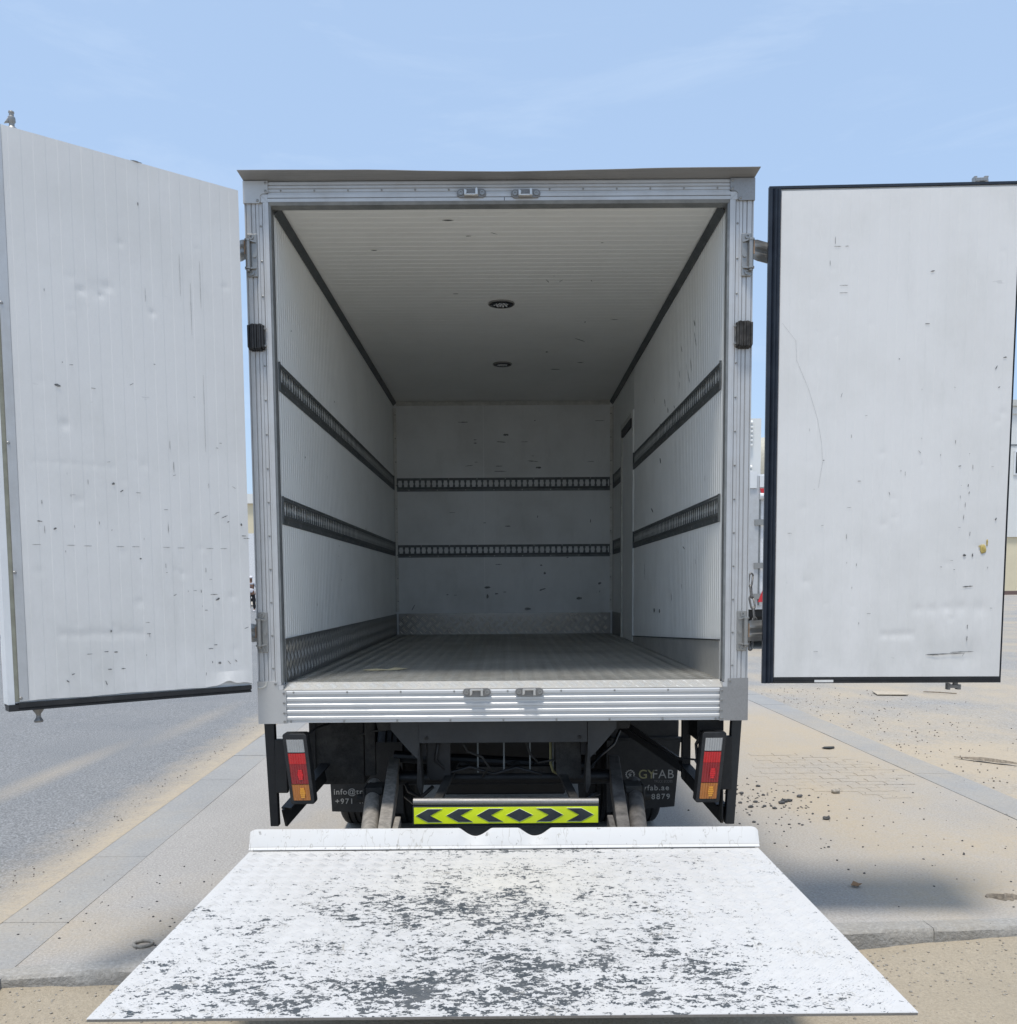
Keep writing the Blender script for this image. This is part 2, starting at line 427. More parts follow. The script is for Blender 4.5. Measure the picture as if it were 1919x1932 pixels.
MAT['card'] = plain('pale_cardboard', (0.50, 0.43, 0.33), 0.9)
MAT['bw_cream'] = plain('cream_render', (0.70, 0.62, 0.44), 0.8, 0, 0.04, 1, 0.1, (0.6, 0.55, 0.42), 0.3)
MAT['bw_white'] = plain('white_cladding', (0.72, 0.72, 0.69), 0.6, 0, 0.03, 1, 0.1, (0.6, 0.58, 0.52), 0.3)
MAT['glass_dark'] = plain('dark_window_glass', (0.03, 0.035, 0.04), 0.1)
MAT['red_refl'] = plain('red_reflector', (0.62, 0.03, 0.04), 0.4)
MAT['van_white'] = plain('white_vehicle_paint', (0.78, 0.785, 0.79), 0.35)
MAT['blue'] = plain('faded_blue_paint', (0.05, 0.13, 0.24), 0.5)
MAT['orange'] = plain('orange_lamp', (0.8, 0.25, 0.03), 0.4)
MAT['teal'] = plain('dark_teal_paint', (0.02, 0.12, 0.11), 0.5)
MAT['roofbrown'] = plain('brown_roof_edge', (0.25, 0.17, 0.12), 0.7)
MAT['tank'] = plain('beige_tank', (0.52, 0.49, 0.40), 0.7)
MAT['skin'] = plain('skin', (0.22, 0.12, 0.075), 0.6)
MAT['shirt_w'] = plain('white_shirt', (0.75, 0.72, 0.74), 0.8)
MAT['shirt_n'] = plain('navy_shirt_band', (0.02, 0.04, 0.12), 0.8)
MAT['shirt_g'] = plain('grey_shirt_yoke', (0.45, 0.46, 0.5), 0.8)
MAT['trouser'] = plain('black_trousers', (0.012, 0.012, 0.014), 0.85)
MAT['kerb_red'] = plain('dark_kerb_band', (0.16, 0.11, 0.10), 0.8)

# ------------------------------------------------------------------ mesh builder
ORG = {}


class MB:
    def __init__(s, tf=None):
        s.v, s.f, s.tf = [], [], tf

    def add(s, vs, fs):
        o = len(s.v)
        s.v += [Vector(s.tf(*v)) if s.tf else Vector(v) for v in vs]
        s.f += [tuple(o + i for i in f) for f in fs]

    def box(s, x0, x1, y0, y1, z0, z1):
        s.add([(x0, y0, z0), (x1, y0, z0), (x1, y1, z0), (x0, y1, z0), (x0, y0, z1), (x1, y0, z1), (x1, y1, z1), (x0, y1, z1)],
              [(0, 3, 2, 1), (4, 5, 6, 7), (0, 1, 5, 4), (1, 2, 6, 5), (2, 3, 7, 6), (3, 0, 4, 7)])
        return s

    def hexa(s, p):
        s.add(p, [(0, 3, 2, 1), (4, 5, 6, 7), (0, 1, 5, 4), (1, 2, 6, 5), (2, 3, 7, 6), (3, 0, 4, 7)])
        return s

    def bar(s, p0, p1, w, h, upv=(0, 0, 1)):
        """rectangular bar from p0 to p1"""
        p0, p1 = Vector(p0), Vector(p1)
        d = (p1 - p0).normalized()
        a = d.cross(Vector(upv)).normalized() * w / 2
        b = a.cross(d).normalized() * h / 2
        q = [p0 - a - b, p0 + a - b, p0 + a + b, p0 - a + b, p1 - a - b, p1 + a - b, p1 + a + b, p1 - a + b]
        s.add([tuple(v) for v in q], [(0, 3, 2, 1), (4, 5, 6, 7), (0, 1, 5, 4), (1, 2, 6, 5), (2, 3, 7, 6), (3, 0, 4, 7)])
        return s

    def cyl(s, p0, p1, r, n=16, r1=None):
        return s.tube([p0, p1], r, n, r1)

    def tube(s, path, r, n=8, r1=None):
        P = [Vector(p) for p in path]
        vs, fs = [], []
        a = None
        for i, p in enumerate(P):
            d = (P[min(i + 1, len(P) - 1)] - P[max(i - 1, 0)]).normalized()
            if a is None:
                t = Vector((0, 0, 1)) if abs(d.z) < 0.9 else Vector((1, 0, 0))
                a = d.cross(t).normalized()
            else:
                a = (a - d * a.dot(d)).normalized()
            b = d.cross(a)
            rr = r if r1 is None else r + (r1 - r) * i / (len(P) - 1)
            for k in range(n):
                vs.append(tuple(p + (a * cos(2 * pi * k / n) + b * sin(2 * pi * k / n)) * rr))
        for i in range(len(P) - 1):
            for k in range(n):
                fs.append((i * n + k, i * n + (k + 1) % n, (i + 1) * n + (k + 1) % n, (i + 1) * n + k))
        fs.append(tuple(reversed(range(n))))
        fs.append(tuple(range((len(P) - 1) * n, len(P) * n)))
        s.add(vs, fs)
        return s

    def prism(s, poly, axis, a, b):
        """poly in the two other axes (x,y,z order), extruded along axis from a to b"""
        n = len(poly)
        def P(q, t):
            return {'x': (t, q[0], q[1]), 'y': (q[0], t, q[1]), 'z': (q[0], q[1], t)}[axis]
        s.add([P(q, a) for q in poly] + [P(q, b) for q in poly],
              [tuple(reversed(range(n))), tuple(range(n, 2 * n))] + [(i, (i + 1) % n, n + (i + 1) % n, n + i) for i in range(n)])
        return s

    def lathe(s, prof, c, axis='z', n=24):
        """prof = (r, h) pairs about an axis through c"""
        vs, fs = [], []
        for r, h in prof:
            for k in range(n):
                a = 2 * pi * k / n
                q = {'z': (r * cos(a), r * sin(a), h), 'x': (h, r * cos(a), r * sin(a)), 'y': (r * cos(a), h, r * sin(a))}[axis]
                vs.append((c[0] + q[0], c[1] + q[1], c[2] + q[2]))
        m = len(prof)
        for i in range(m - 1):
            for k in range(n):
                fs.append((i * n + k, i * n + (k + 1) % n, (i + 1) * n + (k + 1) % n, (i + 1) * n + k))
        fs.append(tuple(reversed(range(n))))
        fs.append(tuple(range((m - 1) * n, m * n)))
        s.add(vs, fs)
        return s

    def lump(s, c, r, seed=0, sq=(1, 1, 0.7), sub=1):
        bm = bmesh.new()
        bmesh.ops.create_icosphere(bm, subdivisions=sub, radius=1)
        vs = []
        for v in bm.verts:
            k = 1 + 0.45 * mn.noise(v.co * 1.3 + Vector((seed * 7.1, seed * 3.3, 0)))
            vs.append((c[0] + v.co.x * r * sq[0] * k, c[1] + v.co.y * r * sq[1] * k, c[2] + v.co.z * r * sq[2] * k))
        fs = [tuple(v.index for v in f.verts) for f in bm.faces]
        bm.free()
        s.add(vs, fs)
        return s

    def build(s, name, mat, parent=None, smooth=False, bevel=0, recalc=True, label=None, loc=None, kind=None):
        if not s.v:
            return None
        lo = Vector((min(v.x for v in s.v), min(v.y for v in s.v), min(v.z for v in s.v)))
        hi = Vector((max(v.x for v in s.v), max(v.y for v in s.v), max(v.z for v in s.v)))
        c = loc if loc is not None else (lo + hi) / 2
        c = Vector(c)
        me = bpy.data.meshes.new(name)
        me.from_pydata([tuple(v - c) for v in s.v], [], s.f)
        if recalc:
            bm = bmesh.new()
            bm.from_mesh(me)
            bmesh.ops.recalc_face_normals(bm, faces=bm.faces)
            bm.to_mesh(me)
            bm.free()
        if smooth:
            for p in me.polygons:
                p.use_smooth = True
            if smooth == 'auto':
                try:
                    me.set_sharp_from_angle(angle=rad(38))
                except Exception:
                    pass
        me.materials.append(MAT[mat] if isinstance(mat, str) else mat)
        o = bpy.data.objects.new(name, me)
        C.objects.link(o)
        ORG[o.name] = c
        if parent:
            o.parent = parent
            o.location = c - ORG[parent.name]
        else:
            o.location = c
        if bevel:
            b = o.modifiers.new('bevel', 'BEVEL')
            b.width = bevel
            b.segments = 2
            b.limit_method = 'ANGLE'
            b.angle_limit = rad(40)
        if label:
            o['label'] = label
        if kind:
            o['kind'] = kind
        return o


def split(o):
    """one object per separate piece"""
    me = o.data
    par = list(range(len(me.vertices)))
    def find(a):
        while par[a] != a:
            par[a] = par[par[a]]
            a = par[a]
        return a
    for e in me.edges:
        a, b = find(e.vertices[0]), find(e.vertices[1])
        if a != b:
            par[a] = b
    groups = {}
    for p in me.polygons:
        groups.setdefault(find(p.vertices[0]), []).append(p)
    if len(groups) < 2:
        return o
    out = []
    for ps in groups.values():
        idx = sorted({v for p in ps for v in p.vertices})
        mp_ = {v: i for i, v in enumerate(idx)}
        co = [me.vertices[v].co for v in idx]
        c = (Vector((min(v.x for v in co), min(v.y for v in co), min(v.z for v in co))) + Vector((max(v.x for v in co), max(v.y for v in co), max(v.z for v in co)))) / 2
        m2 = bpy.data.meshes.new(me.name)
        m2.from_pydata([tuple(v - c) for v in co], [], [tuple(mp_[v] for v in p.vertices) for p in ps])
        m2.materials.append(me.materials[0])
        for p, q in zip(m2.polygons, ps):
            p.use_smooth = q.use_smooth
        if ps[0].use_smooth:
            m2.set_sharp_from_angle(angle=rad(38))
        n_ = bpy.data.objects.new(o.name.split('.')[0], m2)
        C.objects.link(n_)
        n_.parent = o.parent
        n_.location = o.location + c
        ORG[n_.name] = ORG[o.name] + c
        for b in o.modifiers:
            if b.type == 'BEVEL':
                k = n_.modifiers.new('bevel', 'BEVEL')
                k.width, k.segments, k.limit_method, k.angle_limit = b.width, b.segments, b.limit_method, b.angle_limit
        out.append(n_)
    bpy.data.objects.remove(o)
    return out


def tag(o, label, cat, group=None):
    o['label'] = label
    o['category'] = cat
    if group:
        o['group'] = group
    return o


def thing(name, label, cat, loc=(0, 0, 0), rotz=0, group=None, org=None):
    o = bpy.data.objects.new(name, None)
    o.empty_display_size = 0.2
    C.objects.link(o)
    o.location = loc
    o.rotation_euler = (0, 0, rotz)
    ORG[o.name] = Vector(org if org is not None else loc)
    return tag(o, label, cat, group)


def copy_to(o, parent, shift):
    c = o.copy()
    C.objects.link(c)
    c.parent = parent
    c.location = o.location + Vector(shift)
    ORG[c.name] = ORG[o.name] + Vector(shift)
    return c


def struct(o):
    o['kind'] = 'structure'
    return o


def TW(p):                                            # truck frame -> world
    return RT @ (Vector(p) - PIV) + PIV


# ------------------------------------------------------------------ ground
def px(x, y):                                          # paving runs 0.03 rad off the truck
    return x - 0.03 * y


def grid(name, x0, x1, y0, y1, nx, ny, zf, mat, skew=True, xf=None):
    vs, fs = [], []
    for j in range(ny + 1):
        for i in range(nx + 1):
            y = y0 + (y1 - y0) * j / ny
            x = x0 + (x1 - x0) * i / nx
            X = px(x, y) if skew else x
            vs.append((X, y, zf(X, y)))
    for j in range(ny):
        for i in range(nx):
            a = j * (nx + 1) + i
            fs.append((a, a + 1, a + nx + 2, a + nx + 1))
    m = MB()
    m.add(vs, fs)
    return struct(m.build(name, mat, smooth=True, recalc=False, loc=(0, 0, 0)))


def kerb_front(x):                                     # y of the kerb's front face
    return -0.27 + 0.165 * (x + 1.0) if x < 0 else -0.105 + 0.052 * x


def n2(x, y, s, seed=0):
    return mn.fractal(Vector((x * s, y * s, seed)), 1.0, 2.0, 4)


grid('ground', -1500, 1500, -60, 2600, 30, 30, lambda x, y: -0.12, 'grnd', False)
def road_z(x, y):
    k = max(0.0, min(1.0, 1 - (-2.33 - x - 0.03 * y) / 0.35))
    return -0.035 + 0.012 * n2(x, y, 0.6) * (1 - k) + 0.0365 * k


grid('road', -14, -2.30, -8, 95, 170, 120, road_z, 'road')
grid('yard', 3.60, 60, -8, 70, 50, 80, lambda x, y: -0.012 + 0.012 * n2(x, y, 0.8, 3), 'yard')


def sand_z(x, y):
    d = kerb_front(x) - y
    z = -0.098 + 0.018 * n2(x, y, 1.6, 5) + 0.006 * n2(x, y, 9, 2)
    drift = max(0, 1 - d / 0.35)
    side = max(0.0, min(1.0, (abs(x - 0.1) - 1.35) / 0.75))
    z += drift * (0.018 + 0.045 * side)
    # tyre ruts crossing under the platform edge
    z += 0.012 * sin(x * 38 + y * 20 + 2 * n2(x, y, 2)) * max(0, 1 - abs(x - 0.75) / 0.4) * max(0, 1 - abs(y + 0.75) / 0.45)
    return z


vs, fs = [], []
NX, NY = 260, 110
for j in range(NY + 1):
    for i in range(NX + 1):
        x = -4.6 + 9.2 * i / NX
        yk = kerb_front(x) + 0.02
        y = yk - (j / NY) ** 1.6 * 7.0
        vs.append((x, y, sand_z(x, y)))
for j in range(NY):
    for i in range(NX):
        a = j * (NX + 1) + i
        fs.append((a, a + NX + 1, a + NX + 2, a + 1))
m = MB()
m.add(vs, fs)
struct(m.build('sand', 'sand', smooth=True, recalc=False, loc=(0, 0, 0)))

# paving between the two rows of edge slabs, its front edge following the kerb
vs, fs = [], []
NX = 60
ys = [0.0, 0.3, 0.8, 1.5, 2.5, 4, 6, 9, 14, 22, 35, 60, 100]
for j in range(len(ys)):
    for i in range(NX + 1):
        x = -1.9965 + (3.3115 + 1.9965) * i / NX
        y = ys[j] if j else kerb_front(x) + 0.115
        vs.append((px(x, y), y, 0.003 * n2(x, y, 1.0)))
for j in range(len(ys) - 1):
    for i in range(NX):
        a = j * (NX + 1) + i
        fs.append((a, a + 1, a + NX + 2, a + NX + 1))
m = MB()
m.add(vs, fs)
pavement = struct(m.build('pavement', 'pave', smooth=True, recalc=False, loc=(0, 0, 0)))

# interlocking pavers that show through the dust on the right
k = 0
for (cx, cy, rx, ry) in ((2.55, 3.3, 0.55, 0.8),):
    for j in range(-12, 13):
        for i in range(-5, 6):
            x = cx + i * 0.205 + (0.1025 if j % 2 else 0)
            y = cy + j * 0.105
            if ((x - cx) / rx) ** 2 + ((y - cy) / ry) ** 2 > 1 + 0.5 * n2(x, y, 3):
                continue
            w, d = 0.1018, 0.0521
            zz = 0.0032 + random.uniform(-0.0012, 0.0012)
            m = MB()
            m.prism([(x - w, y - d), (x - w * .45, y - d + .010), (x, y - d), (x + w * .5, y - d + .010), (x + w, y - d),
                     (x + w - .008, y), (x + w, y + d - .004), (x + w * .5, y + d + .006), (x, y + d - .004), (x - w * .45, y + d + .006), (x - w, y + d - .004), (x - w + .006, y)],
                    'z', -0.02, zz)
            m.build('paver', 'pave', pavement)
            k += 1


def slabs(name_parent, xa, xb, y0, pitch, n, z):
    for i in range(n):
        ya, yb = y0 + i * pitch + 0.0015, y0 + (i + 1) * pitch - 0.0015
        dz = random.uniform(-0.002, 0.002)
        m = MB()
        m.hexa([(px(xa, ya), ya, -0.10), (px(xb, ya), ya, -0.10), (px(xb, yb), yb, -0.10), (px(xa, yb), yb, -0.10),
                (px(xa, ya) + .006, ya, z + dz), (px(xb, ya), ya, z + dz), (px(xb, yb), yb, z - dz), (px(xa, yb) + .006, yb, z - dz)])
        m.build('edge_slab', 'slab', name_parent, bevel=0.0012)


slabs(pavement, -2.303, -1.995, -0.83, 1.0, 22, 0.0025)
slabs(pavement, 3.31, 3.63, 0.2, 1.0, 22, 0.003)

# kerb stones along the front
for i in range(6):
    x0, x1 = 1.889 - i * 1.0 + 0.0012, 2.889 - i * 1.0 - 0.0012
    vs, fs = [], []
    N = 24
    for k in range(N + 1):
        x = x0 + (x1 - x0) * k / N
        yf = kerb_front(x)
        ch = 0.006 * n2(x, 0, 9, i) + 0.003 * n2(x, 0, 30, i)
        cz = 0.004 * n2(x, 2, 6, i)
        vs += [(x, yf + 0.01 + ch, -0.16), (x, yf + ch, -0.045 + cz), (x, yf + ch * 1.5 + 0.002, -0.006 + cz), (x, yf + 0.013 + ch, 0.006 + cz), (x, yf + 0.114, 0.002), (x, yf + 0.115, -0.16)]
    for k in range(N):
        for q in range(6):
            a, b = k * 6 + q, k * 6 + (q + 1) % 6
            fs.append((a, b, b + 6, a + 6))
    fs += [tuple(range(6)), tuple(reversed(range(N * 6, N * 6 + 6)))]
    m = MB()
    m.add(vs, fs)
    m.build('kerb_stone', 'kerb', pavement, smooth='auto')

# ------------------------------------------------------------------ the truck
T = thing('box_truck', 'box truck seen from behind, both rear doors open and its white tail lift lowered', 'truck', tuple(PIV), 0, None, tuple(PIV))
T.rotation_euler = (-DEL, 0, 0)
HW = 1.05
IXL, IXR, IZC, IZF, IL = -0.946, 0.948, 3.093, 1.092, 4.118


def wall(name, x0, x1, y0, y1, z0, z1, mat='white_metal'):
    return MB().box(x0, x1, y0, y1, z0, z1).build(name, mat, T)


wall('side_wall', -1.046, IXL - 0.004, 0.042, 4.22, 0.95, 3.15)
wall('side_wall', IXR + 0.004, 1.046, 0.042, 4.22, 0.95, 3.15)
wall('roof', -1.05, 1.05, 0.03, 4.24, 3.151, 3.178)
wall('roof_lining', IXL - 0.003, IXR + 0.003, 0.05, 4.2, IZC + 0.004, 3.149)
wall('front_wall', -0.949, 0.951, IL + 0.004, 4.218, 0.96, 3.09)


def sheet(name, w, h, pitch, tf, mat, parent, rows=None, dents=(), rib=0.00022, edge=None, amp=0.0012, seed=0):
    """ribbed skin w x h; tf(s, out, t) places it; out = towards the viewer; dents = (s, t, radius, depth)"""
    cols = [0.0]
    s_, k = pitch, 0
    lv = [rib]
    up_ = True
    while s_ < w - 0.004:
        e = 0.0016
        cols += [s_ - e, s_ + e]
        lv += [rib if up_ else -rib, -rib if up_ else rib]
        up_ = not up_
        s_ += pitch
    cols.append(w)
    lv.append(rib if up_ else -rib)
    # refine wide spans
    C2, L2 = [], []
    for i in range(len(cols) - 1):
        d = cols[i + 1] - cols[i]
        n = max(1, int(d / 0.0075)) if dents else 1
        for q in range(n):
            C2.append(cols[i] + d * q / n)
            L2.append(lv[i] + (lv[i + 1] - lv[i]) * q / n)
    C2.append(cols[-1])
    L2.append(lv[-1])
    rows = rows or max(2, int(h / 0.0075))
    vs, fs = [], []
    for j in range(rows + 1):
        t = h * j / rows
        for s0, l in zip(C2, L2):
            o = l + amp * mn.noise(Vector((s0 * 3.1, t * 2.3, seed)))
            for ds, dt, r, dp in dents:
                q = ((s0 - ds) ** 2 + (t - dt) ** 2) / (r * r)
                if q < 6:
                    o -= min(dp, .0045) * .55 * math.exp(-q)
            ss, tt = s0, t
            if edge:
                tt, o = edge(s0, t, o)
            vs.append((ss, o, tt))
    n = len(C2)
    for j in range(rows):
        for i in range(n - 1):
            a = j * n + i
            fs.append((a, a + 1, a + n + 1, a + n))
    m = MB(tf)
    m.add(vs, fs)
    ob = m.build(name, mat, parent, smooth=True, recalc=False)
    ob.data.set_sharp_from_angle(angle=rad(6))
    return ob


rnd = random.Random(3)
dl = [(rnd.uniform(.3, 3.9), rnd.uniform(.3, 1.9), rnd.uniform(.01, .03), rnd.uniform(.001, .003)) for _ in range(14)]
skinL = sheet('wall_skin', IL - .05, IZC - IZF, 0.0195, lambda s, o, t: (IXL + o, .05 + s, IZF + t), 'wall_skin', T, rows=90, seed=1, rib=.0009)
skinR = sheet('wall_skin', 2.79 - .05, IZC - IZF, 0.0195, lambda s, o, t: (IXR - o, .05 + s, IZF + t), 'wall_skin', T, rows=90, seed=2, rib=.0009)
sheet('wall_skin', IL - 3.46, IZC - IZF, 0.0195, lambda s, o, t: (IXR - o, 3.46 + s, IZF + t), 'wall_skin', T, rows=90, seed=3)
skinC = sheet('ceiling_skin', IL - .05, IXR - IXL, 0.0285, lambda s, o, t: (IXL + t, .05 + s, IZC - o), 'ceil_skin', T, rows=60, seed=4, amp=0.002, rib=.00045)
bw1 = -0.17
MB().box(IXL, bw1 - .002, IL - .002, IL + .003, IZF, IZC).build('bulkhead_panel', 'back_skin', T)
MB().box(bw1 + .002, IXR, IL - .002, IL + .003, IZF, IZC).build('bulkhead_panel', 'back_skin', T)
MB().box(-1.046, 1.046, 0.05, 4.2, 0.96, IZF - .001).build('floor_base', 'black_paint', T)
m = MB()
m.box(IXL, IXR, 0.05, IL, IZF - .0009, IZF + .002)
floor = m.build('floor_plate', 'floor', T)


def tread(m, nu, nv, p, place, ln=0.85, wd=0.10, hgt=0.0016, skip=None, nb=5):
    """five-bar tread: groups of short raised bars, alternately turned"""
    A = p * 1.414
    for i in range(nu + 1):
        for j in range(nv + 1):
            if (i + j) % 2:
                continue
            cu, cv = i * p, j * p
            if skip and skip(cu, cv):
                continue
            sg = 1 if j % 2 else -1
            d = (cos(pi / 4), sg * sin(pi / 4))
            e = (-d[1], d[0])
            for b in range(nb):
                off = (b - (nb - 1) / 2) * A / (nb + .4)
                L, w_ = A * ln / 2, A * wd / 2
                ox, oy = cu + e[0] * off, cv + e[1] * off
                if oy < 0 or oy > nv * p or ox < 0 or ox > nu * p:
                    continue
                q = [(ox - d[0] * L, oy - d[1] * L, 0), (ox + e[0] * w_, oy + e[1] * w_, 0), (ox + d[0] * L, oy + d[1] * L, 0), (ox - e[0] * w_, oy - e[1] * w_, 0),
                     (ox - d[0] * L * .6, oy - d[1] * L * .6, hgt), (ox + d[0] * L * .6, oy + d[1] * L * .6, hgt)]
                if min(c[1] for c in q) < -.004 or max(c[1] for c in q) > nv * p + .004:
                    continue
                m.add([place(*c) for c in q], [(0, 4, 5, 2, 1), (0, 3, 2, 5, 4)])


m = MB()
tread(m, int(1.87 / .034), int(4.0 / .034), .034, lambda u, v, h: (-.933 + u, .06 + v, IZF + .0021 + h), ln=.82, wd=.13, hgt=.0016)
m.build('tread_bars', 'floor', floor, kind='stuff')
# kick plates
KP = 0.034
KT = 1.285
def kick(name, y0, y1, xf, mat, ztop0, ztop1):
    m = MB()
    m.hexa([(xf(0), y0, IZF), (xf(.004), y0, IZF), (xf(.004), y1, IZF), (xf(0), y1, IZF),
            (xf(0), y0, ztop0), (xf(.004), y0, ztop0), (xf(.004), y1, ztop1), (xf(0), y1, ztop1)])
    return m.build(name, mat, T)


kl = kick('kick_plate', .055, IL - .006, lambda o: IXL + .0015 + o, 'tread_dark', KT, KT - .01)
m = MB()
tread(m, int((IL - .08) / .034), 5, .034, lambda u, v, h: (IXL + .0055 + h, .06 + u, IZF + .01 + v))
m.build('tread_bars', 'tread_worn', kl, kind='stuff')
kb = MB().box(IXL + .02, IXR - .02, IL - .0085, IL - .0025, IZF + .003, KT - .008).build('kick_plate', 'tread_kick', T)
m = MB()
tread(m, int(1.84 / .042), 4, .042, lambda u, v, h: (IXL + .03 + u, IL - .0087 - h, IZF + .004 + v), hgt=.002)
m.build('tread_bars', 'tread_ground_tint', kb, kind='stuff')
kr = MB()
kr.hexa([(IXR - .0015, .055, IZF + .002), (IXR - .006, .055, IZF + .002), (IXR - .006, 2.79, IZF + .002), (IXR - .0015, 2.79, IZF + .002),
         (IXR - .0015, .055, 1.262), (IXR - .006, .055, 1.262), (IXR - .006, 2.79, 1.135), (IXR - .0015, 2.79, 1.135)])
kr.build('kick_plate', 'tread_alu', T)
MB().hexa([(IXR - .0015, .06, 1.263), (IXR - .011, .06, 1.263), (IXR - .011, 2.79, 1.136), (IXR - .0015, 2.79, 1.136),
           (IXR - .0015, .06, 1.268), (IXR - .011, .06, 1.268), (IXR - .011, 2.79, 1.141), (IXR - .0015, 2.79, 1.141)]).build('kick_plate_edge', 'black_paint', T)
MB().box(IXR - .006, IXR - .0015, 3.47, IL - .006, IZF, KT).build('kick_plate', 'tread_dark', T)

# ceiling coving along both sides, light angle trims at the bulkhead
for x, sgn in ((IXL, 1), (IXR, -1)):
    MB().prism([(x + sgn * .0005, IZC - .028), (x + sgn * .006, IZC - .031), (x + sgn * .031, IZC - .006), (x + sgn * .028, IZC - .0005)], 'y', .052, IL - .003).build('coving', 'cove', T)
    m = MB().prism([(x + sgn * .0005, IL - .003), (x + sgn * .0005, IL - .038), (x + sgn * .003, IL - .038), (x + sgn * .005, IL - .008), (x + sgn * .028, IL - .005), (x + sgn * .028, IL - .003)], 'z', KT + .01, IZC - .05)
    tr = m.build('corner_trim', 'cream_trim', T)
    m = MB()
    for i in range(9):
        m.lathe([(.006, 0), (.004, -.003)], (x + sgn * .018, IL - .0055, KT + .1 + i * .2), 'y', 8)
    m.build('rivets', 'steel_dark', tr, kind='stuff')
MB().prism([(IL - .003, IZC - .003), (IL - .03, IZC - .003), (IL - .03, IZC - .006), (IL - .006, IZC - .032), (IL - .003, IZC - .032)], 'x', IXL + .03, IXR - .03).build('corner_trim', 'cream_trim', T)


# slotted tie rails
def rail(parent, L, z0, z1, place, ends=True):
    """place(u, out, z)"""
    m = MB(lambda u, o, z: place(u, o * .5, z))
    H = z1 - z0
    fz0, fz1 = z0 + H * .27, z1 - H * .13
    m.box(0, L, 0, .003, z0, z0 + H * .20)
    m.hexa([(0, .0005, z0 + H * .20), (L, .0005, z0 + H * .20), (L, .013, fz0), (0, .013, fz0), (0, .003, z0 + H * .20), (L, .003, z0 + H * .20), (L, .016, fz0), (0, .016, fz0)])
    m.box(0, L, .011, .014, fz0, fz0 + H * .06)
    m.box(0, L, .011, .014, fz1 - H * .06, fz1)
    m.hexa([(0, .013, fz1), (L, .013, fz1), (L, .0005, fz1 + H * .05), (0, .0005, fz1 + H * .05), (0, .016, fz1), (L, .016, fz1), (L, .003, fz1 + H * .05), (0, .003, fz1 + H * .05)])
    m.box(0, L, 0, .003, fz1 + H * .05, z1)
    P = 0.049
    a, b = fz0 + H * .06, fz1 - H * .06
    n = int(L / P)
    for i in range(n + 1):
        u0, u1 = (i * P - .010 if i else 0), min(L, i * P + .010)
        zm, q = (a + b) / 2, .004
        poly = [(u0, a), (u1, a), (u1, zm - .013), (u1 - q, zm - .007), (u1 - q, zm + .007), (u1, zm + .013), (u1, b), (u0, b), (u0, zm + .013), (u0 + q, zm + .007), (u0 + q, zm - .007), (u0, zm - .013)]
        k = len(poly)
        m.add([(p[0], .0138, p[1]) for p in poly] + [(p[0], .0112, p[1]) for p in poly],
              [tuple(range(k)), tuple(reversed(range(k, 2 * k)))] + [(j, k + j, k + (j + 1) % k, (j + 1) % k) for j in range(k)])
    if ends:
        m.box(-.004, .002, 0, .018, z0, z1)
        m.box(L - .002, L + .004, 0, .018, z0, z1)
    o = m.build('tie_rail', 'rail', parent)
    m = MB(place)
    for i in range(int(L / .245)):
        for zz, of in ((z0 + H * .1, .1), (z1 - H * .06, .2)):
            u = of + i * .245
            if u < L:
                m.add([(u - .005, .0035, zz - .004), (u + .005, .0035, zz - .004), (u + .005, .0035, zz + .004), (u - .005, .0035, zz + .004), (u, .004, zz)],
                      [(0, 1, 4), (1, 2, 4), (2, 3, 4), (3, 0, 4)])
    m.build('rivets', 'steel', o, kind='stuff')


for z0, z1 in ((2.342, 2.462), (1.778, 1.898)):
    rail(T, 4.0, z0, z1, lambda u, o, z: (IXL + .0012 + o, .06 + u, z))
    rail(T, 2.70, z0, z1, lambda u, o, z: (IXR - .0012 - o, .09 + u, z))
    rail(T, .55, z0, z1, lambda u, o, z: (IXR - .0012 - o, 3.50 + u, z))
rail(T, 1.835, 2.332, 2.447, lambda u, o, z: (-.918 + u, IL - .0025 - o, z))
rail(T, 1.835, 1.764, 1.872, lambda u, o, z: (-.918 + u, IL - .0025 - o, z))

# side door in the right wall
sd = MB().box(IXR - .006, IXR + .003, 2.86, 3.40, 1.10, 2.66).build('side_door', 'wall_skin', T)
m = MB()
m.box(IXR - .016, IXR + .003, 3.405, 3.455, IZF + .003, 2.77)
m.build('side_door_jamb', 'cream_trim', T)
MB().box(IXR - .010, IXR + .003, 2.795, 2.855, IZF + .003, 2.77).build('side_door_jamb', 'wall_skin', T)
MB().box(IXR - .018, IXR + .003, 2.86, 3.40, 2.665, 2.72).build('side_door_head_and_shade', 'black_paint', T)  # black bar put in for the shadow at the door head
MB().box(IXR - .014, IXR + .003, 2.86, 3.40, 2.723, 2.76).build('side_door_head_and_shade', 'cream_trim', T)
MB().box(IXR + .0, IXR + .003, 2.79, 3.46, 2.775, IZC).build('wall_panel', 'wall_skin', T)

# round ceiling lights
for y, rr in ((1.376, .074), (2.775, .069)):
    m = MB().lathe([(rr, 0), (rr, -.006), (rr * .93, -.009), (rr * .90, -.004), (rr * .9, 0)], (0.002, y, IZC - .001), 'z', 36)
    cl = m.build('ceiling_light', 'steel', T, smooth='auto')
    m = MB().lathe([(rr * .88, -.002), (rr * .86, -.010), (rr * .66, -.013), (rr * .62, -.006)], (0.002, y, IZC - .001), 'z', 36)
    m.build('light_ring', 'black_gloss', cl, smooth='auto')
    m = MB()
    rl = random.Random(5)
    for a in range(19):
        ang, q = a * 2.4, (a / 19) ** .5 * rr * .56
        m.lathe([(.0068, 0), (.006, -.004), (.003, -.006)], (.002 + q * cos(ang), y + q * sin(ang), IZC - .0075), 'z', 8)
    m.build('led_lens', 'chrome', cl, smooth=True)

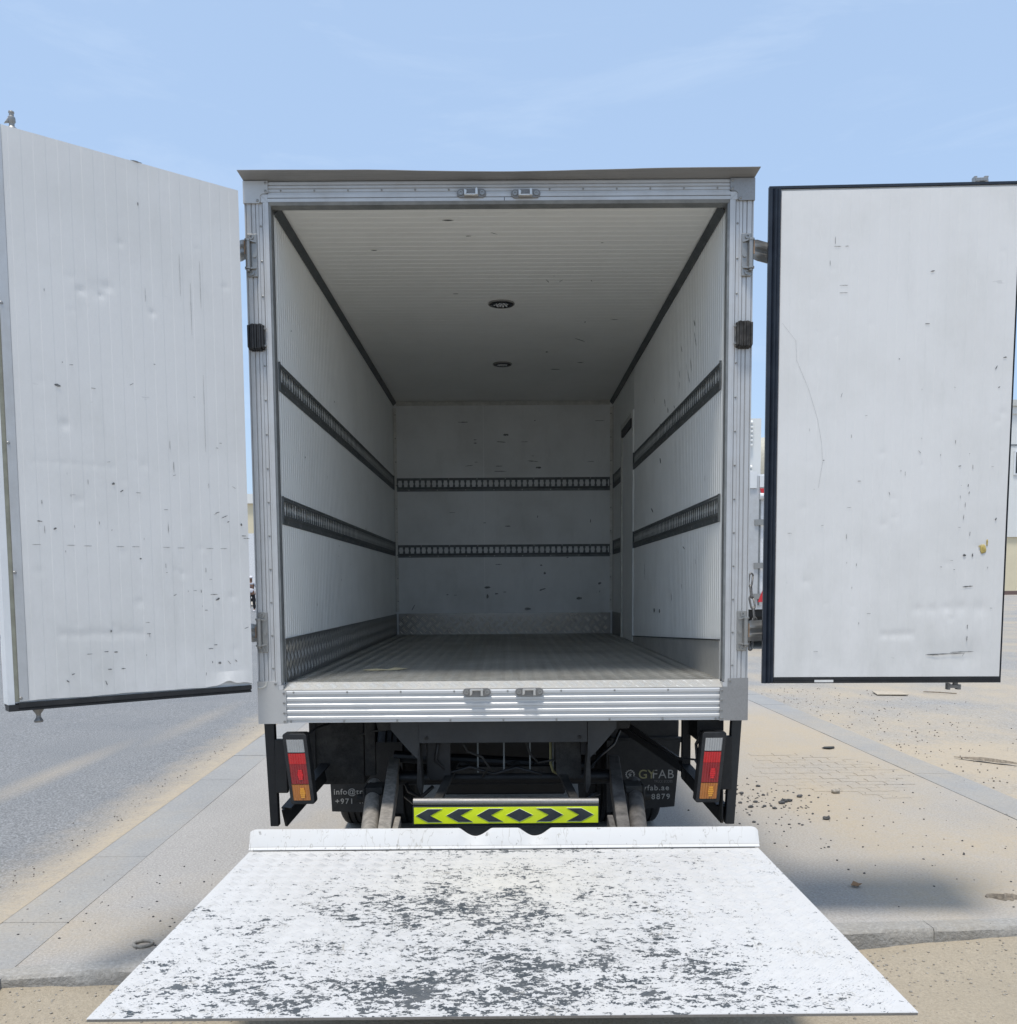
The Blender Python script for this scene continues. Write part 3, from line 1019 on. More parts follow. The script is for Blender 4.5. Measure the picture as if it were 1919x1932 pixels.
# ------------------------------------------------------------------ rear frame
def ridges(spec, base=0.0):
    """spec = list of (u0, u1, h): flat lands; slopes between"""
    pts = []
    for u0, u1, h in spec:
        pts += [(u0, h), (u1, h)]
    return pts


def rivets(parent, pts, r=.0045, mat='steel', nm='rivets'):
    m = MB()
    for x, y, z in pts:
        m.lathe([(r, 0), (r * .9, -.002), (r * .45, -.003), (r * .4, -.0015)], (x, y, z), 'y', 10)
    return m.build(nm, mat, parent, smooth='auto', kind='stuff')


PS = [(0, .005, .003), (.0065, .007, -.001), (.009, .026, .004), (.0275, .029, -.002), (.031, .044, .003), (.0455, .046, -.001), (.048, .058, .005), (.060, .072, .001), (.0735, .0745, -.003), (.077, .083, .008), (.0845, .100, .009)]
for sgn, nm in ((-1, 'L'), (1, 'R')):
    poly = [(sgn * (1.052 - u), -h) for u, h in ridges(PS)] + [(sgn * .952, .042), (sgn * 1.052, .042)]
    p = MB().prism(poly, 'z', 1.088, 3.088).build('side_post', 'alu_v', T)
    rivets(p, [(sgn * (1.052 - .066), -.0012, 1.16 + i * .1412) for i in range(14)])
    # grey strip lining the opening
    MB().prism([(sgn * .9515, -.006), (sgn * .9515, .048), (sgn * .9475, .048), (sgn * .944, -.002)], 'z', 1.10, 3.09).build('jamb_strip', 'jamb', T)

HS = [(0, .004, .001), (.006, .014, .006), (.0155, .0165, .001), (.019, .027, .006), (.0285, .0295, .001), (.032, .041, .004), (.0425, .048, .001), (.050, .052, .007), (.0535, .066, .009), (.0675, .0685, .004), (.070, .083, .010)]
poly = [(-h, 3.172 - u) for u, h in ridges(HS)] + [(.042, 3.089), (.042, 3.172)]
hd = MB().prism(poly, 'x', -.954, .954).build('header_rail', 'alu_h', T)
rivets(hd, [(-.9 + i * .1385, -.0035, 3.1355) for i in range(14) if abs(abs(-.9 + i * .1385) - .11) > .07])
MB().prism([(-.0095, 3.0885), (-.004, 3.077), (.046, 3.077), (.046, 3.0885)], 'x', -.95, .95).build('header_strip', 'jamb', T)
MB().box(.02, .0225, -.0108, -.004, 3.0895, 3.102).build('header_joint', 'rubber', hd)

ss = []
for i in range(5):
    b = .006 + i * .0272
    ss += [(b, b + .010, .007), (b + .0125, b + .0135, .0035), (b + .0145, b + .0225, .0015), (b + .0235, b + .0245, .0045)]
poly = [(-.004, 1.064)] + [(-h, 1.064 - u) for u, h in ridges(ss)] + [(-.002, .924), (.04, .924), (.04, 1.064)]
sill = MB().prism(poly, 'x', -.936, .936).build('sill_rail', 'alu_sill', T)
rivets(sill, [(-.915 + i * .229, -.004, .9305) for i in range(9)] + [(-.90 + i * .23, -.0065, 1.0565) for i in range(9) if abs(abs(-.9 + i * .23) - .11) > .08])
# treadplate nose of the floor
st = MB().hexa([(-.944, -.002, 1.066), (.944, -.002, 1.066), (.944, .05, 1.066), (-.944, .05, 1.066), (-.944, -.001, 1.0665), (.944, -.001, 1.0665), (.944, .0515, 1.0945), (-.944, .0515, 1.0945)]).build('sill_treadplate', 'tread_alu', T)
m = MB()
def nose(u, v, h):
    t = v / .058
    return (-.94 + u, -.0005 + .0515 * t - h * .5, 1.067 + .0275 * t + h * .85)
tread(m, int(1.88 / .029), 2, .029, nose, hgt=.0014)
m.build('tread_bars', 'tread_bright', st, kind='stuff')

for sgn in (-1, 1):
    a, b = sorted((sgn * .9545, sgn * .9835))
    MB().prism([(sgn * .9545, 3.0885), (sgn * .9835, 3.1195), (sgn * .9545, 3.1195)], 'y', -.0092, .03).build('mitre_piece', 'alu_h', T)
    MB().prism([(sgn * .9552, 3.0885), (sgn * .9835, 3.0885), (sgn * .9835, 3.1185)], 'y', -.0088, .03).build('mitre_piece', 'alu_v', T)
    a, b = sorted((sgn * .9445, sgn * .9655))
    MB().box(a, b, -.0088, .04, 1.068, 1.0875).build('post_foot', 'alu_v', T)
# corner plates: plain steel left, dark stained steel right
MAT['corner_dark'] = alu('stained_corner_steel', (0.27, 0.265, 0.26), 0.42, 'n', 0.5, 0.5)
MAT['corner_plain'] = alu('corner_steel', (0.50, 0.49, 0.47), 0.45, 'n', 0.4, 0.3)
for sgn, mt in ((-1, 'corner_plain'), (1, 'corner_dark')):
    poly = [(sgn * 1.054, 3.172), (sgn * .952, 3.172), (sgn * .952, 3.126), (sgn * .958, 3.122), (sgn * .976, 3.121), (sgn * .984, 3.113), (sgn * .984, 3.090), (sgn * .990, 3.084), (sgn * 1.054, 3.084)]
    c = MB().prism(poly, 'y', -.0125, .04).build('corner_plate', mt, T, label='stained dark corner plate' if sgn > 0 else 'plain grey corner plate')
    rivets(c, [(sgn * .961, -.0128, 3.163), (sgn * .961, -.0128, 3.131), (sgn * .995, -.0128, 3.094)], .006)
    poly = [(sgn * 1.053, .922), (sgn * .932, .922), (sgn * .932, 1.066), (sgn * .944, 1.067), (sgn * .965, 1.068), (sgn * .966, 1.104), (sgn * 1.053, 1.106)]
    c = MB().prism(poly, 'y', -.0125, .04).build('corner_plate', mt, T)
    rivets(c, [(sgn * .940, -.0128, z) for z in (.932, .968, 1.012, 1.054)] + [(sgn * .975, -.0128, 1.094)], .006)
m = MB()
m.tube([(-1.05, -.0135, 1.078), (-1.028, -.0137, 1.079), (-1.016, -.0137, 1.088), (-1.014, -.0135, 1.103)], .0045, 6)
m.build('tape_mark', 'cream_trim', T)

# roof lip, slightly wavy
vs, fs = [], []
N = 40
for i in range(N + 1):
    t = i / N
    x = -1.052 + 2.104 * t
    xo = -1.060 + 2.120 * t
    zo = 3.190 - .012 * math.exp(-((x - .05) / .45) ** 2) + .0015 * n2(x, 0, 3)
    vs += [(x, -.001, 3.174), (xo, -.072 + .003 * n2(x, 3, 4), zo - .002), (xo, -.072 + .003 * n2(x, 3, 4), zo), (x, .04, 3.182)]
for i in range(N):
    for q in range(4):
        a, b = i * 4 + q, i * 4 + (q + 1) % 4
        fs.append((a, b, b + 4, a + 4))
fs += [(0, 1, 2, 3), (N * 4 + 3, N * 4 + 2, N * 4 + 1, N * 4)]
m = MB()
m.add(vs, fs)
m.build('roof_lip', 'lip', T)

# lock keepers on header and sill
def keeper(x, z, up_):
    m = MB()
    n = 20
    poly = []
    for i in range(n):
        a = 2 * pi * i / n
        poly.append((x + (.042 if cos(a) > 0 else -.042) + .0185 * cos(a), z + .0175 * sin(a)))
    m.prism(poly, 'y', -.0165, -.0085)
    k = m.build('lock_keeper', 'steel_dark', T, bevel=.0015)
    m = MB()
    for sx in (-1, 1):
        m.lathe([(.0095, 0), (.0095, -.005), (.005, -.005), (.004, -.002)], (x + sx * .044, -.0165, z), 'y', 14)
    m.build('bolt', 'steel', k, smooth='auto')
    m = MB()
    m.bar((x - .028, -.026, z - up_ * .011), (x + .028, -.026, z - up_ * .011), .016, .007)
    m.prism([(x + .016, z - .014), (x + .027, z - .014), (x + .026, z + .013), (x + .021, z + .017), (x + .016, z + .012)], 'y', -.036, -.016)
    m.prism([(x - .030, z - .014), (x - .020, z - .008), (x - .018, z + .006), (x - .030, z + .012)], 'y', -.034, -.016)
    m.build('hook', 'keeper_bright', k, bevel=.002)
    return k


keeper(-.114, 3.117, 1)
keeper(.109, 3.114, 1)
keeper(-.112, 1.053, -1)
keeper(.113, 1.053, -1)


# hinges
def hinge(sgn, zc, zs0, zs1):
    xb = sgn * 1.047
    m = MB().box(min(sgn * 1.002, sgn * 1.043), max(sgn * 1.002, sgn * 1.043), -.013, -.0055, zc - .086, zc + .086)
    k = m.build('hinge', 'steel', T, bevel=.002)
    m = MB()
    for dz in (.072, -.072):
        m.lathe([(.0095, 0), (.0095, -.005), (.0055, -.005), (.0045, -.001)], (sgn * 1.024, -.013, zc + dz), 'y', 14)
    m.lathe([(.0075, 0), (.0075, -.005), (.004, -.005)], (sgn * 1.013, -.013, zc - .004), 'y', 12)
    m.build('bolt', 'steel', k, smooth='auto')
    m = MB().cyl((sgn * 1.037, -.024, zc - .052), (sgn * 1.037, -.024, zc + .052), .0105, 18)
    m.build('hinge_barrel', 'steel', k, smooth='auto')
    m = MB()
    for dz in (.056, -.056):
        m.lathe([(.013, -.004), (.0135, 0), (.013, .004)], (sgn * 1.038, -.024, zc + dz), 'z', 16)
        m.bar((sgn * 1.036, -.026, zc + dz * 1.02), (sgn * 1.008, -.012, zc + dz * .92), .012, .006)
    m.lathe([(.008, -.068), (.009, -.062)], (sgn * 1.038, -.024, zc), 'z', 12)
    m.build('knuckle', 'steel', k, smooth='auto')
    # strap: pressed plate with two swages, bends away behind the door
    x1, y1 = (1.128, .03) if sgn > 0 else (-1.118, .028)
    vs, fs = [], []
    prof = [(0, 0), (.18, .002), (.24, .007), (.36, .007), (.42, 0), (.58, 0), (.64, .007), (.76, .007), (.82, .002), (1, 0)]
    st_ = [(0, .93), (.14, .95), (.26, 1), (1, 1), (1.9, 1)]
    for a, sc in st_:
        x = sgn * 1.046 + (x1 - sgn * 1.046) * a
        y = -.022 + (y1 + .022) * min(1, a)
        for t, h in prof:
            z = (zs0 + zs1) / 2 + (t - .5) * (zs1 - zs0) * (sc if a < .3 else 1) 
            vs.append((x, y - h * min(1, a * 4), z))
    n = len(prof)
    base = len(vs)
    vs += [(x, y + .005, z) for x, y, z in vs]
    for i in range(len(st_) - 1):
        for j in range(n - 1):
            a = i * n + j
            fs += [(a, a + 1, a + n + 1, a + n), (base + a, base + a + n, base + a + n + 1, base + a + 1)]
        for j in (0, n - 1):
            a = i * n + j
            fs.append((a, a + n, base + a + n, base + a))
    m = MB()
    m.add(vs, fs)
    m.build('strap', 'steel', k, smooth='auto')
    m = MB().bar((sgn * 1.0485, -.0285, zs0 + .02), (sgn * 1.0485, -.0285, zs1 - .012), .004, .004, (1, 0, 0))
    m.build('weld', 'rust', k)
    return k


hinge(1, 2.866, 2.843, 2.927)
hinge(1, 1.308, 1.262, 1.352)
hinge(-1, 2.876, 2.856, 2.940)
hinge(-1, 1.316, 1.274, 1.353)

# rubber buffers on the posts
for sgn, z0, z1 in ((-1, 2.485, 2.604), (1, 2.482, 2.603)):
    vs = []
    m = MB()
    for i in range(7):
        u0 = .982 + i * .0095
        u1 = u0 + .0088
        dd = .034 + .004 * sin(i * 2.1)
        c0 = .008 if i in (0, 6) else .003
        m.hexa([(sgn * u0, -.004, z0 + c0), (sgn * u1, -.004, z0 + c0), (sgn * u1, -.004, z1 - c0), (sgn * u0, -.004, z1 - c0),
                (sgn * u0, -dd, z0 + c0 + .007), (sgn * u1, -dd, z0 + c0 + .008), (sgn * u1, -dd, z1 - c0 - .006), (sgn * u0, -dd, z1 - c0 - .006)])
    b = m.build('rubber_buffer', 'rubber' if sgn < 0 else 'worn_rubber', T, bevel=.002, label='grey weathered rubber buffer' if sgn > 0 else 'black rubber buffer')
    m = MB()
    for zz in (z0 + .025, z1 - .025):
        m.lathe([(.006, 0), (.0045, -.006)], (sgn * .978, -.012, zz), 'y', 8)
    m.build('bolt', 'steel', b)

# ------------------------------------------------------------------ doors
def tfR(s, o, z):
    s = s * (1 + .0085 * (z - 2.11))
    return (1.158 + s * .99937 - o * .0355, -.032 - s * .0355 - o * .99937, z)


uL, nL = (-.774, -.633), (.633, -.774)
def tfL(s, o, z):
    return (-1.052 + uL[0] * s + nL[0] * o, -.088 + uL[1] * s + nL[1] * o, z)


def scuffs(parent, tf, items, mat, nm='scuff_marks', out=.0022, seed=1):
    m = MB(tf)
    rs = random.Random(seed)
    for s, t, w, h, ang in items:
        k = 7
        pts = []
        for i in range(k + 1):
            a = i / k
            th = h / 2 * (1 - (2 * a - 1) ** 2) ** .5 * rs.uniform(.5, 1.2) + .0003
            pts.append(((a - .5) * w, th, -th * rs.uniform(.5, 1.1)))
        ca, sa = cos(rad(ang)), sin(rad(ang))
        vs = []
        for u, a, b in pts:
            for v in (a, b):
                vs.append((s + u * ca - v * sa, out, t + u * sa + v * ca))
        m.add(vs, [(2 * i, 2 * i + 1, 2 * i + 3, 2 * i + 2) for i in range(k)])
    return m.build(nm, mat, parent, recalc=False, kind='stuff')


def rand_scuffs(n, w, z0, z1, seed, big=.02):
    rs = random.Random(seed)
    return [(rs.uniform(.03, w - .03), rs.uniform(z0, z1), rs.uniform(.005, big), rs.uniform(.001, .003), rs.choice([0, 0, 90, 90, rs.uniform(0, 180)])) for _ in range(n)]


# right door: placed marks are given by fraction across / height
WR, ZB, ZT = .953, 1.110, 3.110
mR = MB(tfR)
mR.box(-.035, WR + .004, -.075, -.009, ZB - .018, ZT + .010)
doorR = mR.build('rear_door', 'white_metal', T, label='right rear door, swung out flat beside the body')
dents = []
rs = random.Random(11)
for _ in range(18):
    dents.append((rs.uniform(.05, .92), rs.uniform(.06, 1.1), rs.uniform(.008, .018), rs.uniform(.0012, .0035)))
for _ in range(8):
    dents.append((rs.uniform(.05, .92), rs.uniform(1.1, 1.9), rs.uniform(.008, .014), rs.uniform(.0008, .002)))
dents += [(.50, .178, .016, .008), (.462, .178, .016, .007), (.535, .18, .018, .005), (.57, .18, .018, .005),
          (.72, .29, .020, .005), (.78, .29, .025, .005), (.60, .285, .02, .004), (.66, .285, .02, .004), (.86, .285, .03, .005), (.80, .10, .06, .006), (.84, .09, .05, .005), (.70, .095, .05, .005)]
sheet('door_panel', WR, ZT - ZB, .0397, lambda s, o, t: tfR(s, o, ZB + t), 'door_skin', doorR, dents=dents, seed=9)
# seal: broad two-lip strip on the hinge side, thin along the other edges
m = MB(tfR)
m.prism([(-.004, .004), (-.004, -.02), (-.050, -.02), (-.052, .004), (-.040, .012), (-.032, .003), (-.024, .011), (-.014, .002), (-.008, .006)], 'z', ZB - .026, ZT + .010)
m.build('hinge_side_seal', 'navy', doorR, smooth='auto')
m = MB(tfR)
m.box(-.002, WR + .004, -.02, .006, ZB - .026, ZB - .016)
m.box(-.002, WR + .004, -.02, .001, ZB - .015, ZB - .002)
m.build('bottom_seal', 'rubber', doorR)
m = MB(tfR)
m.box(-.05, WR + .004, -.02, .001, ZT + .0105, ZT + .020)
m.box(WR + .0045, WR + .0065, -.02, .001, ZB - .02, ZT + .02)
m.build('edge_seal', 'navy', doorR)
m = MB(tfR)
m.box(.17, .25, .0065, .0085, ZB - .022, ZB - .012)
m.build('torn_skin_strip', 'door_skin', doorR)
def fR(px_, py_):                                    # helper used only to convert measured marks: fraction of panel
    return px_ * WR, ZB + py_ * (ZT - ZB)
items = []
for fx, fy, w_, h_, an in ((.76, .048, .16, .004, 1.5), (.83, .052, .10, .004, 2), (.70, .046, .06, .003, -1), (.845, .19, .045, .005, 4), (.83, .40, .012, .004, 80), (.835, .385, .010, .004, 80), (.82, .36, .02, .002, 88), (.815, .335, .022, .002, 84),
                           (.83, .465, .004, .002, 0), (.845, .3, .018, .0025, 85), (.85, .105, .02, .003, 90), (.85, .08, .025, .003, 88), (.515, .66, .006, .004, 0), (.93, .64, .02, .003, 60), (.945, .60, .01, .003, 30), (.79, .44, .012, .004, 10),
                           (.965, .66, .015, .006, 10), (.80, .40, .0, .0, 0), (.21, .855, .02, .0015, 90), (.23, .90, .03, .0015, 90), (.24, .888, .03, .002, 0), (.28, .888, .014, .002, 0), (.63, .73, .02, .003, 0), (.645, .835, .018, .006, 10), (.20, .455, .008, .004, 0), (.27, .81, .035, .0015, 0), (.27, .795, .035, .0015, 0),
                           (.49, .385, .014, .002, 110), (.86, .255, .006, .018, 0), (.825, .255, .014, .012, 0), (.955, .33, .012, .007, 70)):
    s, z = fR(fx, fy)
    items.append((s, z, max(w_, .002), max(h_, .001), an))
scuffs(doorR, tfR, items, 'scuff')
scuffs(doorR, tfR, rand_scuffs(34, WR, ZB + .05, ZB + 1.25, 5), 'scuff_soft')
m = MB(tfR)
s, z = fR(.905, .268)
m.lump((s, .0015, z), .014, 3, (.9, .10, 1.3), 3)
m.lump((s - .008, .0015, z + .012), .008, 8, (1.2, .10, .8), 3)
m.lump((s + .016, .0015, z + .026), .007, 5, (.5, .10, 2.2), 2)
m.build('foam_patch', 'foam', doorR, smooth=True)
# long crease across the upper left of the panel
items = []
P = [(.012, .355 + .38), (.07, .70), (.075, .66), (.13, .60), (.17, .54), (.19, .49), (.195, .45), (.18, .40)]
for a, b in zip(P[:-1], P[1:]):
    (s0, z0), (s1, z1) = fR(*a), fR(*b)
    items.append(((s0 + s1) / 2, (z0 + z1) / 2, math.hypot(s1 - s0, z1 - z0) * 1.05, .0002, math.degrees(math.atan2(z1 - z0, s1 - s0))))
scuffs(doorR, tfR, items, 'scuff_soft', 'crease')


def lockcam(parent, tf, s, z, up_):
    m = MB(tf)
    m.cyl((s, -.035, z), (s, -.035, z + up_ * .02), .011, 12)
    m.prism([(s - .032, -.052), (s + .014, -.052), (s + .026, -.035), (s + .014, -.018), (s - .032, -.022)], 'z', z + up_ * .012, z + up_ * .026)
    m.box(s - .036, s - .024, -.05, -.024, z + up_ * .006, z + up_ * .034)
    m.box(s + .004, s + .020, -.048, -.022, z + up_ * .026, z + up_ * .033)
    return m.build('lock_cam', 'steel_dark' if up_ < 0 else 'steel', parent, bevel=.0015)


lockcam(doorR, tfR, .815, ZT + .020, 1)
lockcam(doorR, tfR, .785, ZB - .026, -1)

# left door
WL, ZBL, ZTL = .853, 1.103, 3.103
mL = MB(tfL)
mL.box(.004, WL + .044, -.075, -.009, ZBL - .006, ZTL - .004)
doorL = mL.build('rear_door', 'white_metal', T, label='left rear door, swung out towards the camera')
rs = random.Random(23)
dents = []
for _ in range(13):
    dents.append((rs.uniform(.05, .82), rs.uniform(.05, 1.2), rs.uniform(.008, .02), rs.uniform(.001, .0035)))
for _ in range(5):
    dents.append((rs.uniform(.05, .82), rs.uniform(1.0, 1.75), rs.uniform(.008, .016), rs.uniform(.001, .003)))
for k in range(9):
    dents.append((.45 + k * .035, .228 + .004 * (k % 3), .018, .003))
    dents.append((.53 + k * .033, .86, .012, .0015))
dents += [(.615, 1.49, .014, .005), (.545, 1.485, .010, .004), (.565, 1.50, .04, .003), (.52, 1.52, .018, .004), (.36, 1.455, .012, .004), (.69, 1.00, .018, .005), (.45, .35, .015, .003), (.28, .46, .014, .003)]


def edgeL(s, t, o):
    # sheet torn loose and curled up near the hinge at the bottom
    if t < .06:
        k = (1 - t / .06)
        c = max(0, 1 - abs(s - .10) / .10)
        t += k * c * .016 * (1 + .4 * sin(s * 70))
        o += k * c * .010
        t += k * .004 * (n2(s, 0, 7) + .3) 
    return t, o


sheet('door_panel', WL, ZTL - ZBL, .0397, lambda s, o, t: tfL(s, o, ZBL + t), 'door_skin', doorL, dents=dents, seed=21, edge=edgeL)
m = MB(tfL)
m.box(WL + .001, WL + .031, -.003, .0012, ZBL, ZTL)
tr = m.build('edge_trim', 'alu_v', doorL)
m = MB(tfL)
for i, z in enumerate((1.115, 1.565, 2.02, 2.50, 2.95)):
    vs = []
    c = tfL(WL + .026, .0014, z)
    m.tf = None
    m.cyl(tuple(Vector(c)), tuple(Vector(c) + Vector((nL[0], nL[1], 0)) * .002), .006, 10, .004)
m.build('rivets', 'steel', tr, kind='stuff')
m = MB(tfL)
m.box(WL + .0315, WL + .045, -.0085, -.004, ZBL, ZTL)
m.build('side_seal', 'seal_olive', doorL)
m = MB(tfL)
m.box(WL + .0455, WL + .068, -.078, -.004, ZBL - .010, ZTL + .006)
m.build('door_flange', 'white_metal', doorL)
m = MB(tfL)
m.box(-.01, WL + .067, -.082, -.0785, ZBL - .02, ZTL + .01)
m.box(.0, .003, -.0785, -.002, ZBL, ZTL - .002)
m.build('outer_skin', 'white_metal', doorL)
m = MB(tfL)
m.box(.006, WL + .034, -.056, -.006, ZBL - .034, ZBL - .0065)
m.box(.006, WL + .034, -.006, .003, ZBL - .022, ZBL - .004)
m.box(.006, WL + .034, -.006, .000, ZBL - .034, ZBL - .027)
m.box(WL + .0345, WL + .067, -.060, .002, ZBL - .034, ZBL - .0105)
m.build('bottom_seal', 'rubber', doorL)
items = [(.40, ZTL + .0005, .045, .005, 0), (.71, 2.12 + .12, .022, .010, 10), (.53, 1.90, .012, .008, -30), (.44, 1.62, .008, .006, 0), (.50, 1.875, .014, .005, -35),
         (.30, 1.98, .002, .05, 0), (.312, 2.06, .0015, .06, 0), (.33, 1.74, .0018, .05, 0), (.79, 1.75, .018, .004, 5), (.775, 1.72, .0015, .03, 0), (.74, 1.725, .012, .006, -30), (.62, 1.90, .0015, .02, 0),
         (.10, 1.795, .03, .003, -25), (.13, 1.81, .02, .003, -20), (.085, 1.775, .010, .004, -30), (.02, 1.72, .02, .003, 0), (.03, 1.765, .008, .012, 0), (.14, 1.46, .02, .010, -30), (.155, 1.48, .03, .002, 0), (.01, 1.71, .03, .002, 0),
         (.545, 1.265, .014, .004, 0), (.58, 1.268, .016, .003, 0), (.64, 1.262, .02, .002, 0), (.57, 1.20, .015, .005, 0), (.52, 1.20, .016, .003, 0), (.585, 1.15, .018, .003, 70), (.72, 1.165, .012, .004, 40), (.70, 1.19, .012, .004, -20),
         (.175, 1.26, .02, .003, 0), (.155, 1.275, .016, .003, 0), (.14, 1.20, .012, .014, 0), (.10, 1.20, .02, .002, 50), (.17, 1.205, .003, .014, 0), (.07, 1.205, .012, .003, 50), (.42, 1.33, .016, .003, 0), (.56, 1.345, .006, .012, 0), (.02, 1.34, .02, .003, -20), (.74, 2.57, .002, .014, 0),
         (.66, 2.32, .014, .0015, -8), (.69, 2.325, .004, .003, 0), (.36, 2.365, .008, .002, 0), (.40, 2.95, .004, .012, 0)]
scuffs(doorL, tfL, items, 'scuff', seed=4)
scuffs(doorL, tfL, [(.385, 2.62, .05, .0008, 90), (.25, 2.72, .16, .0008, 90), (.21, 2.6, .2, .0008, 90), (.17, 2.7, .18, .0008, 90), (.17, 2.2, .3, .0007, 90)], 'scuff_soft', 'crease')
scuffs(doorL, tfL, rand_scuffs(34, WL, ZBL + .05, ZBL + 1.2, 8), 'scuff_soft', seed=4)
scuffs(doorL, tfL, [(.05 + i * .058, 1.665 + .001 * (i % 2), .03, .002, -.5) for i in range(14) if i % 3], 'scuff_soft', 'crease')
def tfLk(s0, z0, k):
    # small lathe-turned lock foot standing on the rod end
    c = Vector(tfL(s0, -.03, z0))
    return c


c = tfLk(.812, ZTL, 1)
m = MB().lathe([(.018, 0), (.016, .010), (.009, .016), (.009, .026), (.013, .032), (.012, .046), (.008, .050), (.008, .058), (.010, .062), (.009, .066)], tuple(c), 'z', 14)
k_ = m.build('lock_rod_end', 'steel', doorL, smooth='auto')
m = MB(tfL)
m.hexa([(.815, -.04, ZTL + .030), (.836, -.04, ZTL + .022), (.836, -.025, ZTL + .022), (.815, -.025, ZTL + .030), (.806, -.04, ZTL + .052), (.816, -.04, ZTL + .056), (.816, -.025, ZTL + .056), (.806, -.025, ZTL + .052)])
m.build('lock_handle', 'steel', doorL, bevel=.0015)
c = tfLk(.818, ZBL - .034, -1)
m = MB().lathe([(.020, 0), (.019, -.006), (.010, -.018), (.008, -.026), (.009, -.032), (.017, -.044), (.015, -.050)], tuple(c), 'z', 8)
m.build('lock_rod_end', 'steel_dark', doorL)

# marks inside the body
def tfC(s, o, t):
    return (IXL + t, .05 + s, IZC - o)
scuffs(T, lambda s, o, t: (IXL + o, .05 + s, t), [(.27, 2.66, .012, .008, 30), (.5, 2.13, .012, .010, 0), (1.3, 2.55, .02, .008, 40), (1.5, 2.38, .05, .01, -50), (1.05, 2.1, .02, .004, 90), (2.4, 1.9, .05, .01, -40), (.7, 1.42, .02, .004, 80), (1.4, 1.55, .015, .006, 60), (.55, 1.3, .02, .003, 80)], 'scuff', 'scuff_marks', .0018, 3)
scuffs(T, lambda s, o, t: (IXR - o, .05 + s, t), [(.60, 2.70, .10, .008, 58), (.70, 2.60, .09, .006, 62), (.75, 2.55, .08, .006, 58), (.80, 2.60, .09, .003, 60), (.62, 2.78, .05, .012, 50), (.95, 2.74, .05, .008, 50), (1.0, 2.62, .05, .008, 65), (1.35, 2.50, .04, .02, 60), (1.45, 2.56, .06, .015, 60), (1.6, 2.45, .06, .02, 50), (1.15, 2.48, .03, .010, 45), (1.6, 2.25, .05, .02, 45),
        (1.9, 1.98, .10, .015, 20), (.85, 1.70, .06, .006, 15), (.55, 1.62, .03, .006, 70), (.9, 1.50, .03, .006, 60), (1.2, 1.44, .05, .008, 80), (.35, 2.0, .03, .003, 90), (2.2, 1.6, .12, .012, 80), (1.8, 1.35, .05, .03, 0), (1.6, 1.35, .04, .03, 0)], 'scuff', 'scuff_marks', .0018, 4)
scuffs(T, tfC, [(.15, .72, .012, .05, 0), (.33, .80, .008, .03, 0), (.30, .92, .04, .004, 50), (.42, 1.42, .014, .006, 80), (.95, 1.19, .05, .004, 20), (.95, 1.26, .04, .004, -30), (.95, 1.42, .03, .004, 20), (1.15, .70, .01, .04, 0), (1.65, 1.62, .012, .05, 0), (1.7, 1.45, .02, .01, 0), (2.1, 1.45, .12, .01, 40), (2.4, 1.25, .03, .02, 0), (2.9, 1.33, .02, .10, 0), (2.7, 1.5, .02, .06, 0), (.5, .35, .01, .03, 0)], 'scuff', 'scuff_marks', .0018, 5)
bs = [(.60, 2.92, .09, .008, 0), (.705, 2.77, .03, .006, 0), (.705, 2.742, .03, .008, 0), (.93, 2.75, .08, .009, -4), (1.13, 2.75, .06, .005, 0), (.97, 2.81, .05, .02, 0), (1.22, 2.93, .012, .010, 0), (1.78, 2.925, .09, .004, 0), (.71, 2.58, .03, .005, 0), (.65, 2.55, .07, .006, 8), (.91, 2.545, .06, .006, 0), (.92, 2.50, .11, .006, 0), (1.20, 2.585, .10, .006, -5), (1.70, 2.58, .06, .005, 0), (1.25, 2.53, .05, .02, 0),
      (.50, 2.15, .06, .005, 0), (1.24, 2.11, .02, .008, 80), (1.70, 2.07, .03, .008, 85), (.78, 2.06, .03, .006, 0), (.98, 2.03, .05, .012, 0), (1.28, 1.48, .06, .012, 18), (.88, 1.445, .03, .016, 0), (.95, 1.46, .03, .006, 0), (1.0, 1.77, .02, .01, 0), (.9, 1.70, .06, .006, 0), (1.27, 1.69, .02, .02, 0), (1.30, 1.62, .02, .03, 20), (1.78, 1.53, .03, .02, 20), (1.50, 1.755, .02, .012, 0), (1.78, 1.46, .02, .006, 60),
      (.45, 1.44, .02, .008, 0), (.52, 1.435, .03, .006, 0), (.80, 1.50, .06, .02, 0), (.8, 1.42, .02, .05, 0), (1.15, 1.31, .06, .03, 0), (1.6, 1.40, .05, .03, 0), (.15, 1.33, .06, .01, 60), (1.2, 2.63, .02, .004, 0)]
scuffs(T, lambda s, o, t: (IXL + s, IL - .002 - o, t), bs, 'scuff', 'scuff_marks', .0012, 6)

